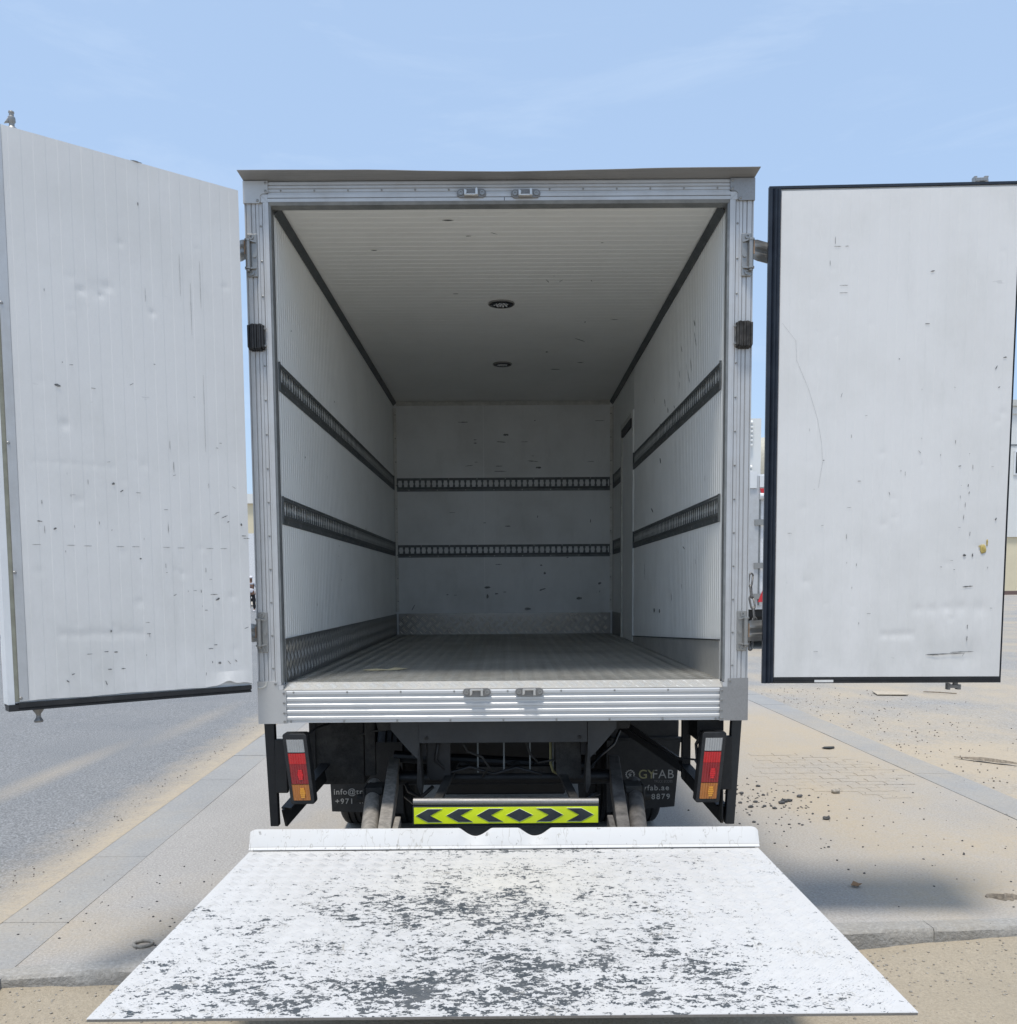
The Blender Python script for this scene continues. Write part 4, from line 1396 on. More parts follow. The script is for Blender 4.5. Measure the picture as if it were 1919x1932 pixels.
# ------------------------------------------------------------------ rear underside
# lamp guards: outer posts, brackets, braces and lamps
def lamp(sgn, cx, zt, zb, tilt):
    """cx = centre; housing leans by tilt over its height"""
    def q(u, o, z):
        k = (zt - z) / (zt - zb)
        return (cx + u + tilt * k, .03 - o, z)
    m = MB(q)
    n = 1
    m.prism([(-.052, zb), (-.047, zb - .006), (.047, zb - .006), (.052, zb), (.052, zt), (.045, zt + .008), (-.045, zt + .008), (-.052, zt)], 'y', -.04, .028)
    h = m.build('tail_light', 'rubber', T, bevel=.004)
    H = zt - zb
    segs = [('lens_white', .018, .075), ('lens_red', .080, .128), ('lens_darkred', .129, .218), ('lens_amber', .221, .292)]
    k_ = H / .305
    for mt, a, b in segs:
        z1, z0 = zt - a * k_, zt - b * k_
        m = MB(q)
        nn = 7
        # vertically fluted lens
        vs, fs = [], []
        for i in range(nn * 2 + 1):
            u = -.037 + .074 * i / (nn * 2)
            o = .033 + (.003 if i % 2 else 0) - .004 * (abs(u) / .037) ** 6
            vs += [(u, o, z0), (u, o, z1), (u, .028, z0), (u, .028, z1)]
        for i in range(nn * 2):
            a_ = i * 4
            fs += [(a_, a_ + 4, a_ + 5, a_ + 1), (a_ + 1, a_ + 5, a_ + 7, a_ + 3), (a_, a_ + 2, a_ + 6, a_ + 4)]
        fs += [(0, 1, 3, 2), (nn * 8, nn * 8 + 2, nn * 8 + 3, nn * 8 + 1)]
        m.add(vs, fs)
        m.build('lens', mt, h, label={'lens_white': 'clear lens', 'lens_red': 'bright red lens', 'lens_darkred': 'dark red lens', 'lens_amber': 'amber lens'}[mt])
        if mt in ('lens_darkred', 'lens_amber'):
            m = MB(q)
            zc = z0 + (z1 - z0) * .45
            for j in range(5):
                zz = zc - .02 + j * .009
                m.box(-.001 - .002 * (2 - abs(j - 2)), .015 + .002 * (2 - abs(j - 2)), .0355, .0366, zz, zz + .0072)
            m.build('reflector_glow', 'lens_glow' if mt == 'lens_darkred' else 'lens_amber2', h)  # brighter bars paint the reflected glow seen in the lens
    m = MB(q)
    for u, z in ((-.030, zt - .065 * k_), (.030, zt - .065 * k_), (-.030, zt - .236 * k_), (.030, zt - .236 * k_)):
        m.lathe([(.0045, -.036), (.003, -.039)], (u, 0, z), 'y', 8)
    m.build('screw', 'steel', h)


lamp(-1, -.905, .868, .572, .030)
lamp(1, .915, .862, .566, -.028)

m = MB()
m.hexa([(-1.040, .085, .447), (-1.004, .085, .447), (-1.004, .125, .447), (-1.040, .125, .447), (-1.056, .085, .92), (-1.012, .085, .92), (-1.012, .125, .92), (-1.056, .125, .92)])
m.build('guard_post', 'black_paint', T, bevel=.003)
m = MB()
m.hexa([(.986, .085, .442), (1.026, .085, .442), (1.026, .125, .442), (.986, .125, .442), (1.010, .085, .92), (1.054, .085, .92), (1.054, .125, .92), (1.010, .125, .92)])
m.build('guard_post', 'plate_paint', T, bevel=.003)
for sgn in (-1, 1):
    MB().box(min(sgn * 1.008, sgn * .955), max(sgn * 1.008, sgn * .955), .07, .10, .60, .84).build('lamp_bracket', 'black_paint', T, bevel=.004)
    # lower channel and long brace running forward to the chassis
    a = (sgn * .985, .12, .475)
    b = (sgn * .875, .48, .605)
    m = MB().bar(a, b, .012, .085)
    m.bar((sgn * .975, .12, .520), (sgn * .868, .48, .650), .05, .008)
    m.build('guard_channel', 'black_paint', T)
    if sgn > 0:
        MB().bar((.868, .47, .628), (.60, .70, .80), .012, .058).build('guard_brace', 'black_paint', T)
        MB().box(.862, .902, .45, .49, .57, .93).build('guard_post', 'black_paint', T, bevel=.003)
m = MB()
m.box(.964, .970, .065, .12, .468, .60)
m.build('channel_end', 'dusty_black', T)
MB().box(.88, 1.0, .2, .40, .80, .92).build('lamp_carrier', 'black_paint', T)
# lamp cables
MB().tube([(-.865, .05, .86), (-.83, .12, .885), (-.78, .3, .885), (-.70, .6, .87)], .006, 6).build('lamp_cable', 'rubber', T)
MB().tube([(.865, .05, .70), (.845, .08, .735), (.78, .2, .722), (.66, .5, .77), (.55, .7, .84)], .005, 6).build('lamp_cable', 'rubber', T)
MB().tube([(.87, .06, .85), (.855, .1, .80), (.86, .1, .73), (.87, .06, .70)], .008, 6).build('lamp_cable', 'rubber', T)
MB().tube([(-.78, .55, .80), (-.70, .5, .79), (-.62, .45, .815), (-.55, .4, .83), (-.50, .4, .86)], .005, 6).build('wiring_loom', 'dusty_black', T)

# cross plate behind the sill, gussets and hanger plates
bp = MB().box(-.385, .380, .195, .207, .797, .922).build('cross_plate', 'plate_paint', T, bevel=.002)
for sgn in (-1, 1):
    x0 = sgn * .383
    MB().prism([(x0, .92), (x0, .715), (x0 + sgn * .05, .765), (x0 + sgn * .13, .86), (x0 + sgn * .13, .92)], 'y', .20, .208).build('gusset', 'plate_paint', T)
    m = MB()
    m.prism([(x0 + sgn * .02, .921), (x0 + sgn * .205, .921), (x0 + sgn * .195, .862), (x0 + sgn * .19, .852), (x0 + sgn * .03, .850)], 'y', .235, .26)
    m.build('hanger_flange', 'dusty_black', T, bevel=.002)
    m = MB()
    m.prism([(x0, .78), (x0 - sgn * .012, .60), (x0 - sgn * .004, .555), (x0 + sgn * .014, .60), (x0 + sgn * .01, .78)], 'y', .20, .30)
    m.build('hanger_plate', 'dusty_black', T, bevel=.002)
MB().prism([(.24, .79), (.36, .79), (.365, .62), (.33, .60), (.26, .605), (.245, .63)], 'y', .32, .33).build('bracket_plate', 'dusty_black', T, bevel=.003)
MB().prism([(-.36, .79), (-.25, .79), (-.25, .61), (-.27, .60), (-.35, .60), (-.362, .63)], 'y', .32, .33).build('bracket_plate', 'black_paint', T, bevel=.003)
# dark closing board in front of the axle, chassis rails, cross tube
for sgn in (-1, 1):
    MB().box(min(sgn * .36, sgn * .43), max(sgn * .36, sgn * .43), .30, 6.6, .72, .90).build('chassis_rail', 'black_paint', T)
for y in (.75, 1.6, 3.0, 4.2):
    MB().box(-.36, .36, y, y + .06, .73, .89).build('cross_member', 'black_paint', T)
MB().cyl((-.56, .50, .575), (.56, .50, .575), .035, 20).build('lift_cross_tube', 'black_paint', T, smooth='auto')
MB().box(-.36, .37, .47, .53, .60, .632).build('lift_cross_plate', 'dusty_black', T)
m = MB()
for x, mt in ((-.306, 0), (-.125, 0), (.0, 0), (.125, 0), (.236, 0)):
    m.cyl((x, .42, .80), (x, .42, .615), .0045, 6)
m.build('hydraulic_pipe', 'grey_cable', T)
MB().tube([(-.318, .40, .80), (-.318, .40, .64), (-.328, .41, .60), (-.35, .45, .59)], .006, 6).build('hydraulic_pipe', 'yellow_cable', T)
MB().tube([(.222, .40, .80), (.222, .40, .66), (.235, .41, .62), (.26, .45, .60)], .006, 6).build('hydraulic_pipe', 'yellow_cable', T)
MB().box(-.24, -.13, .9, .91, .735, .745).build('cable_clip', 'steel', T)
for x in (-.20, .05, .17):
    MB().lathe([(.045, 0), (.045, -.02), (.03, -.03)], (x, .55, .60), 'y', 16).build('tube_collar', 'dusty_black', T, smooth='auto')
MB().cyl((-.55, .62, .66), (.45, .62, .60), .03, 12).build('hydraulic_motor', 'black_paint', T)
# added dark block that closes the view under the body so it stays black
MB().box(-.34, .34, 1.15, 1.45, .34, .70).build('added_underbody_block', 'black_paint', T, bevel=.01)

# hoses, cables and bolt heads
for pts, r, mt in (([(-.30, .28, .80), (-.32, .30, .70), (-.26, .34, .63), (-.16, .36, .655), (-.05, .36, .62), (.06, .36, .65), (.18, .34, .62)], .008, 'rubber'),
                   ([(.10, .30, .80), (.12, .30, .73), (.16, .32, .68), (.24, .34, .69), (.31, .34, .64)], .006, 'dusty_black'),
                   ([(-.20, .30, .80), (-.17, .30, .74), (-.10, .31, .71), (-.07, .32, .66), (-.10, .34, .61)], .006, 'dusty_black'),
                   ([(-.52, .55, .62), (-.46, .45, .52), (-.40, .40, .50), (-.34, .42, .55)], .010, 'rubber'),
                   ([(.64, .9, .80), (.56, .7, .70), (.48, .6, .66), (.42, .55, .60)], .008, 'rubber')):
    MB().tube(pts, r, 8).build('hydraulic_hose', mt, T, smooth=True)
for x, z in ((-.35, .90), (-.35, .82), (.345, .90), (.345, .82), (-.12, .905), (.12, .905)):
    MB().lathe([(.009, 0), (.009, -.006)], (x, .1945, z), 'y', 6).build('bolt', 'dusty_black', T)

# bumper bar with its striped board
bb = MB().box(-.398, .415, .004, .05, .464, .552).build('bumper_bar', 'plate_paint', T, bevel=.003)
m = MB().cyl((-.396, .024, .568), (.413, .024, .562), .0165, 16)
m.build('bumper_tube', 'steel_dark', bb, smooth='auto')
MB().box(-.392, .410, .0005, .0035, .4755, .547).build('yellow_board', 'yellow', bb)
def chevron(x0, x1, kind):
    z0, z1 = .4835, .540
    w = x1 - x0
    if kind == 'd':
        P = [(0, .5), (.5, 0), (1, .5), (.5, 1)]
    else:
        P = [(0, .5), (.46, 0), (1, 0), (.54, .5), (1, 1), (.46, 1)]
        if kind == '>':
            P = [(1 - a, b) for a, b in P]
    for nm, mt, g, y in (('chevron_edge', 'pale_edge', .0022, -.0006), ('chevron', 'chev', 0, -.0014)):
        pts = [(x0 + a * w + (a - .5) * 2 * g, z0 + b * (z1 - z0) + (b - .5) * 2 * g) for a, b in P]
        if kind != 'd':
            m = MB()
            c = [pts[0], pts[1], pts[2], pts[3]]
            d = [pts[0], pts[3], pts[4], pts[5]]
            n = 6
            m.add([(p[0], y, p[1]) for p in pts] + [(p[0], y + .0016, p[1]) for p in pts],
                  [(0, 1, 2, 3), (0, 3, 4, 5), (6, 9, 8, 7), (6, 11, 10, 9)] + [(i, 6 + i, 6 + (i + 1) % n, (i + 1) % n) for i in range(n)])
            m.build(nm, mt, bb)
        else:
            MB().prism(pts, 'y', y, y + .0016).build(nm, mt, bb)
for i in range(3):
    chevron(-.383 + i * .1325, -.269 + i * .1325, '<')
chevron(.010, .125, 'd')
for i in range(2):
    chevron(.142 + i * .1325, .257 + i * .1325, '>')
for sgn in (-1, 1):
    MB().bar((sgn * .30 + .01, .03, .572), (sgn * .25 + .01, .50, .64), .038, .018).build('bumper_arm', 'dusty_black', T, bevel=.003)

# lift arms and rams
for sgn in (-1, 1):
    mt = 'mud' if sgn < 0 else 'dusty_grey'
    a0, a1 = Vector((sgn * .548, .62, .62)), Vector((sgn * .506, -.15, .430))
    MB().bar(a0, a1, .055, .085).build('lift_arm', mt, T, bevel=.004, label='mud-caked lift arm' if sgn < 0 else None)
    MB().bar((sgn * .468, .06, .455), (sgn * .466, -.15, .42), .026, .085).build('arm_lug', mt, T, bevel=.004)
    c = MB()
    c.cyl((sgn * .628, .45, .550), (sgn * .572, -.14, .435), .037, 24)
    c.build('lift_ram', mt, T, smooth='auto')
    MB().box(min(sgn * .565, sgn * .646), max(sgn * .565, sgn * .646), .28, .42, .538, .576).build('ram_bracket', 'dusty_black', T, bevel=.006)
    MB().box(min(sgn * .648, sgn * .658), max(sgn * .648, sgn * .658), .28, .42, .44, .572).build('ram_bracket', 'dusty_black', T, bevel=.004)
    MB().cyl((sgn * .659, .33, .515), (sgn * .69, .33, .515), .020, 14).build('ram_pin', 'dusty_black', T, smooth='auto')
MB().tube([(-.46, .30, .53), (-.41, .20, .52), (-.37, .12, .50), (-.36, .08, .46)], .010, 8).build('hydraulic_hose', 'rubber', T, smooth=True)
MB().tube([(.44, .28, .54), (.40, .22, .545), (.36, .18, .52)], .010, 8).build('hydraulic_hose', 'rubber', T, smooth=True)

# left locker behind the lamp, right wing
bx = MB()
bx.prism([(-.945, .545), (-.682, .545), (-.682, .915), (-.920, .915), (-.950, .885)], 'y', .50, .85)
bx.build('battery_box', 'dusty_black', T, bevel=.004)
MB().box(-.928, -.918, .494, .4995, .55, .90).build('box_seam', 'black_paint', T)
MB().box(-.672, -.622, .46, .50, .595, .915).build('hanger_bar', 'dusty_black', T, bevel=.003)
m = MB()
m.prism([(.62, .60), (1.03, .60), (1.032, .70), (1.02, .80), (.99, .90), (.62, .915)], 'y', 1.44, 2.3)
m.build('wheel_arch', 'mudflap', T, smooth='auto', bevel=.01)
MB().box(.62, 1.046, 1.405, 1.45, .585, .615).build('arch_edge', 'dusty_black', T, bevel=.006)

# mudflaps with print
fl = MB()
fl.hexa([(-1.020, 1.40, .190), (-.60, 1.40, .175), (-.60, 1.41, .175), (-1.020, 1.41, .190), (-1.035, 1.40, .60), (-.60, 1.40, .60), (-.60, 1.41, .60), (-1.035, 1.41, .60)])
flapL = fl.build('mudflap', 'mudflap', T)
fr = MB()
fr.hexa([(.60, 1.40, .172), (1.0, 1.40, .205), (1.0, 1.41, .205), (.60, 1.41, .172), (.60, 1.40, .60), (1.034, 1.40, .60), (1.034, 1.41, .60), (.60, 1.41, .60)])
flapR = fr.build('mudflap', 'mudflap', T)


def text(s, x, z, y, size, mat, parent, bold=0.0, space=1.0, name='lettering', align='LEFT', sx=1.0, rot=0.0):
    cu = bpy.data.curves.new('t', 'FONT')
    cu.body = s
    cu.size = size
    cu.offset = bold
    cu.space_character = space
    cu.align_x = align
    cu.extrude = 0.0005
    ob = bpy.data.objects.new('t', cu)
    C.objects.link(ob)
    bpy.context.view_layer.update()
    me = bpy.data.meshes.new_from_object(ob.evaluated_get(bpy.context.evaluated_depsgraph_get()))
    bpy.data.objects.remove(ob)
    m = MB()
    m.add([(x + (v.co.x * cos(rot) - v.co.y * sin(rot)) * sx, y - v.co.z, z + v.co.x * sin(rot) + v.co.y * cos(rot)) for v in me.vertices], [tuple(p.vertices) for p in me.polygons])
    return m.build(name, mat, parent, recalc=False)


text('info@trilo', -1.008, .292, 1.398, .047, 'print_grey', flapL, .0005, 1.12)
text('+971 48', -1.000, .236, 1.398, .045, 'print_grey', flapL, .0005, 1.22)
text('GY', .786, .374, 1.398, .074, 'print_gold', flapR, .0008, 1.0)
text('FAB', .866, .374, 1.398, .074, 'print_grey', flapR, -.0003, 1.1, sx=.98)
text('TRUCK BODIES', .879, .348, 1.398, .022, 'print_dim', flapR, .0, 1.0, sx=.72)
text('gyfab.ae', .790, .303, 1.398, .046, 'print_grey', flapR, .0005, 1.2)
text('8 8879', .815, .250, 1.398, .045, 'print_grey', flapR, .0005, 1.3)
# gear wheel with a small anvil
g = MB()
N = 14
cx, cz = .738, .398
out_, in_ = [], []
for i in range(N * 4):
    a = 2 * pi * i / (N * 4)
    r = .029 if i % 4 in (0, 1) else .0245
    out_.append((cx + r * cos(a), cz + r * sin(a)))
    in_.append((cx + .020 * cos(a), cz + .020 * sin(a)))
n = len(out_)
g.add([(p[0], 1.3985, p[1]) for p in out_] + [(p[0], 1.3985, p[1]) for p in in_], [(i, (i + 1) % n, n + (i + 1) % n, n + i) for i in range(n)])
q = .7
g.prism([(cx - .014 * q, cz - .016 * q), (cx + .014 * q, cz - .016 * q), (cx + .006 * q, cz - .008 * q), (cx + .008 * q, cz - .002 * q), (cx + .018 * q, cz + .002 * q), (cx - .012 * q, cz + .004 * q), (cx - .018 * q, cz + .001 * q), (cx - .006 * q, cz - .004 * q), (cx - .006 * q, cz - .010 * q)], 'y', 1.398, 1.3988)
g.bar((cx - .008, 1.3985, cz + .006), (cx + .012, 1.3985, cz + .013), .001, .003)
g.build('gear_emblem', 'print_grey', flapR, recalc=False)

# wheels
TP = [(.20, -.095), (.215, -.100), (.30, -.118), (.345, -.112), (.362, -.100), (.370, -.085)]
tread_pts = []
for gx in (-.055, -.018, .018, .055):
    tread_pts += [(.371, gx - .006), (.360, gx - .004), (.360, gx + .004), (.371, gx + .006)]
TPROF = TP + tread_pts + [(r, -h) for r, h in reversed(TP)]
def wheel(x, y, r=.372, hub_side=-1, proto=[None]):
    w = MB().lathe([(rr * r / .372, h) for rr, h in TPROF], (x, y, r + .0), 'x', 56).build('wheel', 'tyre', T, smooth='auto')
    MB().lathe([(.205, -.09), (.19, -.06), (.12, -.05), (.08, -.055), (.075, .02), (.12, .03), (.19, .05), (.205, .09)], (x, y, r), 'x', 28).build('rim', 'dusty_black', w, smooth='auto')
    return w
RY = 1.90
for x in (-.905, -.665, .845, .605):
    wheel(x - (.0), RY)
wheel(-.83, 5.55)
wheel(.83, 5.55)
MB().cyl((-.62, RY, .40), (.62, RY, .40), .075, 16).build('axle', 'black_paint', T, smooth='auto')
MB().lathe([(.05, -.16), (.15, -.10), (.17, 0), (.15, .10), (.05, .16)], (0, RY, .42), 'y', 20).build('differential', 'black_paint', T, smooth=True)
MB().cyl((-.7, 5.55, .40), (.7, 5.55, .40), .05, 12).build('axle', 'dusty_black', T)
# cab ahead of the body
m = MB()
m.prism([(4.45, .62), (6.35, .42), (6.42, .75), (6.32, 1.35), (5.95, 2.18), (5.6, 2.30), (4.5, 2.30)], 'x', -.92, .92)
cab = m.build('cab', 'white_metal', T, bevel=.03)
MB().prism([(6.33, 1.36), (6.01, 2.08), (6.02, 2.10), (6.35, 1.38)], 'x', -.80, .80).build('windscreen', 'glass_dark', cab)
for sgn in (-1, 1):
    MB().prism([(5.1, 1.35), (6.15, 1.35), (5.85, 2.05), (5.1, 2.05)], 'x', sgn * .921, sgn * .926).build('side_window', 'glass_dark', cab)
MB().box(-.86, .86, 4.35, 6.2, .30, .60).build('engine_guard', 'black_paint', T)
MB().box(-.95, -.55, 2.6, 3.5, .38, .85).build('fuel_tank', 'black_paint', T, bevel=.03)
MB().box(.55, .95, 2.7, 3.6, .42, .85).build('tool_box', 'black_paint', T, bevel=.01)
MB().box(-.30, .30, 2.2, 4.3, .42, .68).build('gearbox', 'black_paint', T, bevel=.03)

# ------------------------------------------------------------------ tail-lift platform
PZ0, PZ1 = .4165, .4190                                # top at far / near edge
Y0, Y1 = -.20, -1.686
def pz(y):
    return PZ0 + (PZ1 - PZ0) * (y - Y0) / (Y1 - Y0)
m = MB()
m.prism([(Y0, PZ0), (Y1 + .002, PZ1), (Y1, PZ1 - .003), (Y1 + .02, PZ1 - .008), (Y1 + .30, PZ1 - .030), (Y0, PZ0 - .045)], 'x', -1.054, 1.054)
pl = m.build('lift_platform', 'platform', T)
MB().box(-1.052, 1.052, Y1 - .0025, Y1 - .0002, PZ1 - .0075, PZ1 - .0015).build('platform_edge', 'steel_dark', pl)
m = MB()
tread(m, int(2.08 / .036), int(1.44 / .036), .036, lambda u, v, h: (-1.04 + u, Y1 + .02 + v, pz(Y1 + .02 + v) + .0001 + h), ln=.82, wd=.13, hgt=.0018)
m.build('tread_bars', 'platform', pl, kind='stuff')
# folding lip / hinge flange at the far edge with its two round cut-outs
xs = []
x = -1.060
top = []
def cut(x):
    z = 0.0
    for c, r in ((-.119, .066), (.130, .068)):
        d = abs(x - c)
        if d < r:
            z = max(z, .034 * (0.5 + 0.5 * cos(pi * d / r)) ** .55)
    if abs(x) > 1.030:
        z = max(z, .014 * (1 - math.sqrt(max(0, 1 - ((abs(x) - 1.030) / .031) ** 2))))
    return z
N = 260
vs, fs = [], []
for i in range(N + 1):
    x = -1.060 + 2.122 * i / N
    zt = .4985 - .003 * (i / N) - cut(x)
    if cut(x) > .0005 and abs(x) < .3:
        zt += .001 * n2(x, 0, 40)
    f0, f1 = (-.190, .432), (-.160, zt)
    vs += [(x, f0[0], f0[1]), (x, f1[0] - .003, zt - .003), (x, f1[0], zt), (x, f1[0] + .012, zt - .002), (x, f1[0] + .012, .425)]
for i in range(N):
    for q in range(5):
        a, b = i * 5 + q, i * 5 + (q + 1) % 5
        fs.append((a, b, b + 5, a + 5))
fs += [tuple(range(5)), tuple(reversed(range(N * 5, N * 5 + 5)))]
m = MB()
m.add(vs, fs)
m.build('hinge_flange', 'flange', pl, smooth='auto')
m = MB().prism([(-.149, .431), (-.194, .431), (-.203, .424), (-.203, .421), (-.149, .421)], 'x', -1.058, 1.060)
m.build('flange_foot', 'flange', pl, bevel=.001)
MB().box(-1.04, 1.04, -.2015, -.1955, .4175, .4208).build('flange_shadow_strip', 'rubber', pl)  # dark strip stands in for the shadow line below the flange
for sgn in (-1, 1):
    MB().box(min(sgn * .40, sgn * .64), max(sgn * .40, sgn * .64), -.145, -.10, .36, .42).build('platform_hinge', 'dusty_black', pl)
MB().box(-.9, .9, -.9, -.85, .36, .385).build('platform_rib', 'dusty_black', pl)

# ------------------------------------------------------------------ loose things on and around the truck
def link_mesh(c, r, L, tilt, turn):
    m = MB()
    path = []
    n = 10
    for i in range(n + 1):
        a = pi * i / n
        path.append((r * cos(a), 0, L / 2 + r * sin(a)))
    for i in range(n + 1):
        a = pi + pi * i / n
        path.append((r * cos(a), 0, -L / 2 + r * sin(a)))
    path.append(path[0])
    Mx = Matrix.Translation(c) @ Matrix.Rotation(tilt, 4, 'Y') @ Matrix.Rotation(turn, 4, 'Z')
    m.tube([tuple(Mx @ Vector(p)) for p in path], .0042, 7)
    return m


ch = thing('chain', 'steel chain hanging beside the right rear post, above the lower door hinge', 'chain', tuple(TW((1.075, .02, 1.30))))
cp = [(1.066, 1.525, .10, .5), (1.069, 1.475, -.1, 1.1), (1.074, 1.428, -.22, .4), (1.082, 1.382, -.1, 1.2), (1.083, 1.336, .12, .5), (1.078, 1.292, .2, 1.2), (1.070, 1.25, .1, .5)]
for x, z, tl, tn in cp:
    link_mesh(TW((x, .02, z)), .0105, .034, tl, tn).build('link', 'steel_dark', ch, smooth=True)

def flat_scrap(name, label, cat, pts, z, h, mat, curl=.0, group=None, wf=None):
    n = len(pts)
    cx = sum(p[0] for p in pts) / n
    cy = sum(p[1] for p in pts) / n
    m = MB()
    vs = [(p[0], p[1], z + curl * (((p[0] - cx) ** 2 + (p[1] - cy) ** 2) ** .5) * (1 if i % 2 else .3)) for i, p in enumerate(pts)] + [(cx, cy, z)]
    vt = [(a, b, c + h) for a, b, c in vs]
    if wf:
        vs = [tuple(wf(v)) for v in vs]
        vt = [tuple(wf(v)) for v in vt]
    m.add(vs + vt, [(i, (i + 1) % n, n) for i in range(n)] + [(n + 1 + i, n + 1 + n, n + 1 + (i + 1) % n) for i in range(n)] + [(i, n + 1 + i, n + 1 + (i + 1) % n, (i + 1) % n) for i in range(n)])
    return tag(m.build(name, mat), label, cat, group)


flat_scrap('paper_scrap', 'torn yellowed scrap of paper lying on the truck floor', 'paper', [(-.70, .60), (-.64, .66), (-.58, .64), (-.55, .70), (-.48, .66), (-.50, .58), (-.56, .60), (-.60, .55), (-.66, .57)], IZF + .003, .001, 'paper', .06, wf=TW)
flat_scrap('scrap', 'small black curled scrap on the paving right of the truck', 'litter', [(2.86, 4.28), (2.90, 4.33), (2.96, 4.35), (2.99, 4.33), (2.98, 4.29), (2.92, 4.25)], .006, .004, 'leaf_dark', .10)
flat_scrap('cardboard', 'flat pale piece of cardboard on the gravel under the right door', 'cardboard', [(4.88, 8.05), (5.27, 8.0), (5.30, 8.3), (4.95, 8.4)], .0, .01, 'card', .01)
flat_scrap('dry_leaf', 'small curled brown leaf on the sandy paving beside the tail lift', 'leaf', [(1.735, .565), (1.760, .60), (1.785, .59), (1.79, .565), (1.765, .55)], .006, .003, 'leaf_brown', .5)
m = MB().lathe([(.032, 0), (.046, 0), (.048, .004), (.044, .009), (.034, .008), (.032, .004)], (-1.551, -.176 + .12, .002), 'z', 28)
# open ring
ring = MB()
ring.tube([(-1.551 + .038 * cos(2 * pi * i / 24), -.10 + .034 * sin(2 * pi * i / 24), .007) for i in range(25)], .0075, 8)
tag(ring.build('washer_ring', 'stone_pale', smooth=True), 'flat beige ring lying on the paving just behind the left kerb', 'ring')


def bark(name, label, p0, p1, w, z):
    m = MB()
    n = 10
    vs, fs = [], []
    for i in range(n + 1):
        t = i / n
        x = p0[0] + (p1[0] - p0[0]) * t
        y = p0[1] + (p1[1] - p0[1]) * t + .03 * n2(t * 3, x, 2)
        ww = w * (sin(pi * min(.97, max(.03, t))) ** .6) * (.7 + .5 * random.random())
        hgt = .022 * sin(pi * t) + .004
        vs += [(x, y - ww, z), (x, y, z + hgt), (x, y + ww, z + .002), (x, y, z + hgt - .006)]
    for i in range(n):
        for q in range(4):
            a, b = i * 4 + q, i * 4 + (q + 1) % 4
            fs.append((a, b, b + 4, a + 4))
    fs += [(0, 1, 2, 3), (n * 4 + 3, n * 4 + 2, n * 4 + 1, n * 4)]
    m.add(vs, fs)
    return tag(m.build(name, 'bark'), label, 'bark')


bark('bark_strip', 'long dry strip of bark on the sand right of the edge slabs', (3.86, 3.86), (4.28, 3.50), .035, .0)
bark('bark_strip', 'short curled piece of bark near the right border of the picture', (2.33, .42), (2.50, .36), .03, .002)
m = MB().tube([(5.6, 8.3, .008), (5.75, 8.2, .012), (5.95, 8.1, .006)], .008, 5)
tag(m.build('stick', 'bark'), 'thin dry stick on the gravel below the right door', 'stick')

# stones
rs = random.Random(41)
big = [(1.93, 2.32, .035), (1.97, 2.34, .03), (1.90, 2.28, .03), (2.08, 2.46, .03), (1.73, 2.32, .022), (1.62, 2.30, .02), (1.81, 2.14, .022), (2.06, 1.86, .032), (2.38, 2.58, .045), (1.66, 2.18, .025),
       (1.70, 2.58, .024), (1.88, 2.80, .022), (1.60, 2.78, .02), (1.84, 2.52, .02), (1.56, 2.66, .018), (1.76, 2.20, .02), (1.58, 1.80, .018), (1.55, 2.22, .03), (2.16, 2.5, .014), (1.69, 2.7, .02)]
for i, (x, y, r) in enumerate(big):
    pale = i == 8
    o = MB().lump((x, y, r * .3), r * .72, i + 3, (1, .8, .55), 2).build('stone', 'stone_pale' if pale else 'stone')
    if pale:
        tag(o, 'pale grey stone lying apart from the dark rubble on the paving', 'stone')
    else:
        tag(o, 'dark stone chip in the loose rubble right of the rear wheel', 'stone', 'dark stone chips right of the rear wheel')
m = MB()
for i in range(330):
    a = rs.random()
    if a < .42:
        x, y = rs.gauss(1.80, .24), rs.gauss(2.35, .38)
        r = rs.uniform(.003, .010)
    elif a < .62:
        x, y = rs.gauss(2.6, .6), rs.gauss(1.5, .7)
        r = rs.uniform(.003, .007)
    elif a < .82:
        x, y = rs.uniform(-2.3, -1.25), rs.gauss(.35, .30)
        if y < kerb_front(x) + .12:
            continue
        r = rs.uniform(.003, .007)
    else:
        x, y = rs.uniform(1.3, 3.2), rs.uniform(.2, 4)
        r = rs.uniform(.003, .008)
    if abs(x) < 1.2:
        continue
    m.lump((x, y, r * .3), r, i, (1, .9, .7), 1)
m.build('gravel', 'stone', kind='stuff')
m = MB()
for i in range(900):
    x = rs.choice([rs.uniform(-2.6, -.9), rs.uniform(1.0, 2.6)])
    y = kerb_front(x) - abs(rs.gauss(0, .35)) - .01
    r = rs.uniform(.002, .007)
    m.lump((x, y, sand_z(x, y) + r * .2), r, i, (1, .9, .7), 1)
m.build('gravel', 'stone_pale', kind='stuff')
m = MB()
for i in range(260):
    y = rs.uniform(-.2, 6)
    x = px(-2.36 - abs(rs.gauss(0, .22)), y)
    r = rs.uniform(.002, .006)
    m.lump((x, y, -.012), r, i, (1, .9, .8), 1)
for i in range(420):
    y = rs.uniform(1.2, 9)
    x = px(3.68 + abs(rs.gauss(0, .9)), y)
    r = rs.uniform(.003, .009)
    m.lump((x, y, -.006), r, i, (1, .9, .7), 1)
m.build('gravel', 'stone_mid', kind='stuff')

